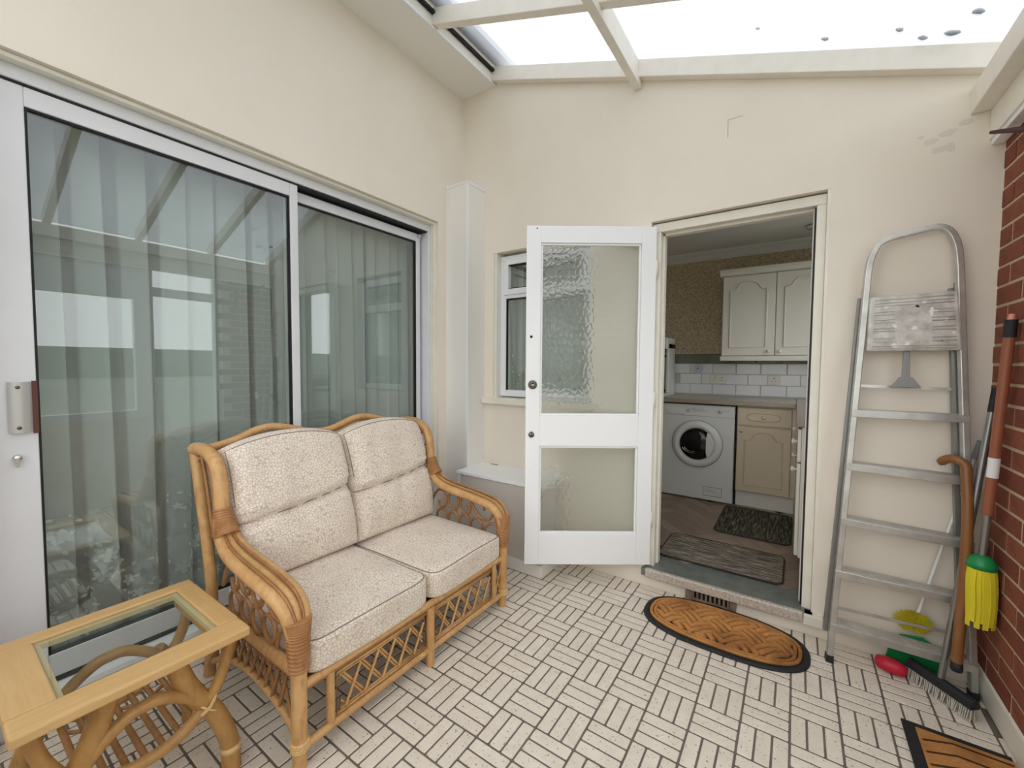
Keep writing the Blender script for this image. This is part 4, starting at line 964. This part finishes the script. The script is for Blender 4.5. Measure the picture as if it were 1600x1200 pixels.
plat = MB().hexa([v-n_*.02 for v in pf]+pf).build('platform', M['alu_tread'], ld, .008)
def PF(u, v, d=.0): 
    return pf[0].lerp(pf[1], u).lerp(pf[3].lerp(pf[2], u), v)+n_*d
for v in (.05, .09, .17, .23, .36, .41, .52, .57, .66, .71, .82, .87, .93):
    spans = [(.06, .94)] if v < .1 or v > .8 else [(.06, .30), (.70, .94)]
    for a, b in spans: MB().tube([PF(a, v, .001), PF(b, v, .001)], .0022, 5).build('platform_rib', M['alu'], plat)
def splash(u, v, r, seed, mat, nm):
    rn = random.Random(seed); c = [PF(u+r*rn.uniform(.4, 1)*math.cos(k*.698), v+r*1.1*rn.uniform(.4, 1)*math.sin(k*.698), .0012) for k in range(9)]
    MB().add(c+[p_-n_*.002 for p_ in c], [tuple(range(9)), tuple(range(17, 8, -1))]+[(k, k+9, (k+1) % 9+9, (k+1) % 9) for k in range(9)]).build(nm, M[mat], plat)
for k, (u, v, r) in enumerate(((.72, .68, .06), (.44, .12, .045), (.30, .10, .05), (.52, .40, .05), (.30, .45, .04), (.85, .52, .03), (.20, .80, .04), (.62, .84, .05), (.92, .30, .03))): splash(u, v, r, k, 'paint_white', 'paint_splash')
splash(.55, .78, .028, 30, 'black', 'paint_splash'); splash(.80, .17, .025, 31, 'vent', 'paint_splash')
MB().box(*(PF(.68, .60, .001)+Vector((0, -.001, 0))), *(PF(.72, .74, .001)+Vector((0, -.001, 0)))).build('paint_dab', M['paint_white'], plat)
yk = MB().hexa([LS(.44, 1.25, -.006), LS(.52, 1.25, -.006), LS(.52, 1.25, .004), LS(.44, 1.25, .004), LS(.45, 1.37, -.006), LS(.51, 1.37, -.006), LS(.51, 1.37, .004), LS(.45, 1.37, .004)])
yk.hexa([LS(.33, 1.21, -.006), LS(.63, 1.21, -.006), LS(.63, 1.21, .006), LS(.33, 1.21, .006), LS(.42, 1.255, -.006), LS(.54, 1.255, -.006), LS(.54, 1.255, .006), LS(.42, 1.255, .006)])
yk.build('yoke', M['grey_plastic'], ld, .003)
for a, z in ((0, 1.37), (1, 1.37), (1, 1.62), (0, 1.62)):
    MB().hexa([LS(a, z-.02, -.03, -.008), LS(a, z-.02, -.03, .008), LS(a, z-.02, .0, .008), LS(a, z-.02, .0, -.008), LS(a, z+.02, -.03, -.008), LS(a, z+.02, -.03, .008), LS(a, z+.02, .0, .008), LS(a, z+.02, .0, -.008)]).build('hinge_bracket', M['grey_plastic'], ld)
cane = thing('walking_stick', 'bentwood walking stick hooked over a ladder step', 'walking stick', (2.69, -.16, 0))
def A_at(px, py, ax, val):
    d = r_*((px-800)/F_PX)-u_*((py-600)/F_PX)+fwd; t = (val-CAM[ax])/d[ax]; return CAM+d*t
cq = [A_at(px_, py_, 1, y_) for px_, py_, y_ in ((1510, 745, -.135), (1512, 800, -.155), (1507, 900, -.180), (1499, 985, -.198), (1495, 1036, -.205))]
MB().tube(crom([(2.618, -.062, .905), (2.622, -.085, .925), (2.645, -.105, .936), (2.672, -.122, .920)]+[tuple(v) for v in cq], 6), [.008, .0105, .0125]+[.0165]*46, 12).build('shaft', M['cane'], cane)
MB().lathe([(.016, 0), (.018, .005), (.017, .035)], (cq[-1].x, cq[-1].y, cq[-1].z-.03), 'z', 12).build('ferrule', M['rubber'], cane)
mop = thing('mop', 'yellow strip mop with orange handle propped against the bricks', 'mop', (2.72, -.25, .33))
m0, m1 = Vector((2.738, -.235, 1.485)), Vector((2.712, -.195, .575))
L_ = lambda t: m0.lerp(m1, t)
MB().tube([L_(.055), L_(.80)], .0155, 12).build('handle', M['orange'], mop)
MB().tube([L_(.0), L_(.03), L_(.06)], [.008, .011, .011], 10).build('hanging_tip', plain('pink_tip', S(224, 150, 130), .4), mop)
MB().tube([L_(.022), L_(.09)], .0175, 12).build('end_cap', M['rubber'], mop)
MB().tube([L_(.565), L_(.645)], .0162, 12).build('paper_label', M['label'], mop)
MB().tube([L_(.80), L_(.99)], .0115, 10).build('metal_shank', M['steel'], mop)
hc = L_(1.0)
MB().lathe([(.042, -.02), (.040, .0), (.028, .018), (.014, .028)], hc, 'z', 20).build('mop_head', M['green'], mop)
for k in range(22):
    a = 2*math.pi*k/22; rr = .036; b_ = hc+Vector((rr*math.cos(a), rr*math.sin(a), -.012)); sp = 1.0+.12*math.sin(k*5)
    pth = [b_, hc+Vector((.041*sp*math.cos(a), .046*sp*math.sin(a), -.07)), hc+Vector((.040*sp*math.cos(a+.05), .05*sp*math.sin(a+.05), -.15)), hc+Vector((.038*sp*math.cos(a), .05*sp*math.sin(a), -.225-.012*math.sin(k*3)))]
    ro = Vector((math.cos(a), math.sin(a), 0))
    MB().sweep(crom(pth, 4), [(-.0075, -.0015), (.0075, -.0015), (.0075, .0015), (-.0075, .0015)], ro).build('mop_strip', M['yellow'], mop)
br = thing('broom', 'black broom with grey tubular handle standing behind the ladder', 'broom', (2.62, -.17, 0))
b0, b1 = Vector((2.628, -.172, .075)), A_at(1557, 606, 0, 2.742)
hd_a, hd_b = Vector((2.552, -.088, .062)), Vector((2.70, -.265, .062)); dv = (hd_b-hd_a).normalized(); sd = Vector((-dv.y, dv.x, 0))
MB().sweep([hd_a, hd_a.lerp(hd_b, .5), hd_b], [(-.020, -.016), (.020, -.016), (.018, .010), (.008, .018), (-.008, .018), (-.018, .010)], (0, 0, 1)).build('broom_head', M['rubber'], br, .003)
mb = MB()
for k in range(34):
    for q in (-1, 0, 1):
        c = hd_a.lerp(hd_b, (k+.5)/34)+sd*(.012*q); mb.tube([c+Vector((0, 0, -.012)), c+sd*(.010*q)+dv*random.uniform(-.006, .006)+Vector((0, 0, -.060))], .0022, 4)
mb.build('bristles', M['bristle'], br)['kind'] = 'stuff'
MB().tube([b0, b0.lerp(b1, .93)], .0115, 10).build('handle', M['steel'], br)
MB().tube([b0.lerp(b1, .92), b1], .0125, 10).build('grip', M['rubber'], br)
du = thing('feather_duster', 'fluffy yellow duster on a thin white stick behind ladder', 'duster', (2.56, -.03, .2))
t0, t1 = Vector((2.579, -.046, .262)), Vector((2.738, -.018, 1.005))
MB().tube([t0, t0.lerp(t1, .93)], .0058, 8).build('stick', M['label'], du); MB().tube([t0.lerp(t1, .90), t1], .0115, 10).build('grip', M['grey_plastic'], du)
mb = MB(); rn = random.Random(9); c0 = Vector((2.565, -.046, .215))
for k in range(1500):
    a, b, rr = rn.uniform(0, 6.28), rn.uniform(-1.2, 1.4), rn.uniform(.6, 1)
    p_ = c0+Vector((.07*rr*math.cos(a)*math.cos(b), .032*rr*math.sin(a)*math.cos(b), .05*rr*math.sin(b))); q_ = c0+(p_-c0)*.25
    mb.tube([q_, p_], [.003, .0008], 3)
mb.build('fluff', M['yellow'], du)['kind'] = 'stuff'
dp = thing('dustpan', 'green plastic dustpan propped on the floor behind ladder', 'dustpan', (2.56, -.05, 0))
g = [(2.50, -.012), (2.66, -.012), (2.64, -.10), (2.52, -.10)]
mb = MB().prism([(2.485, .02), (2.66, .02), (2.655, .115), (2.60, .15), (2.53, .14), (2.50, .10)], 'y', -.030, -.022); mb.build('pan', M['green'], dp, .003)
MB().prism([(2.49, .0), (2.66, .0), (2.66, .02), (2.485, .02)], 'y', -.060, -.022).build('rim', M['green'], dp, .003)
tag(MB().lathe([(.004, -.052), (.022, -.045), (.030, -.015), (.030, .02), (.022, .045), (.006, .055)], (2.490, -.108, .031), (.93, -.30, -.0), 18).build('brush_grip', M['red']), 'rounded crimson brush grip lying in front of the green dustpan', 'brush')
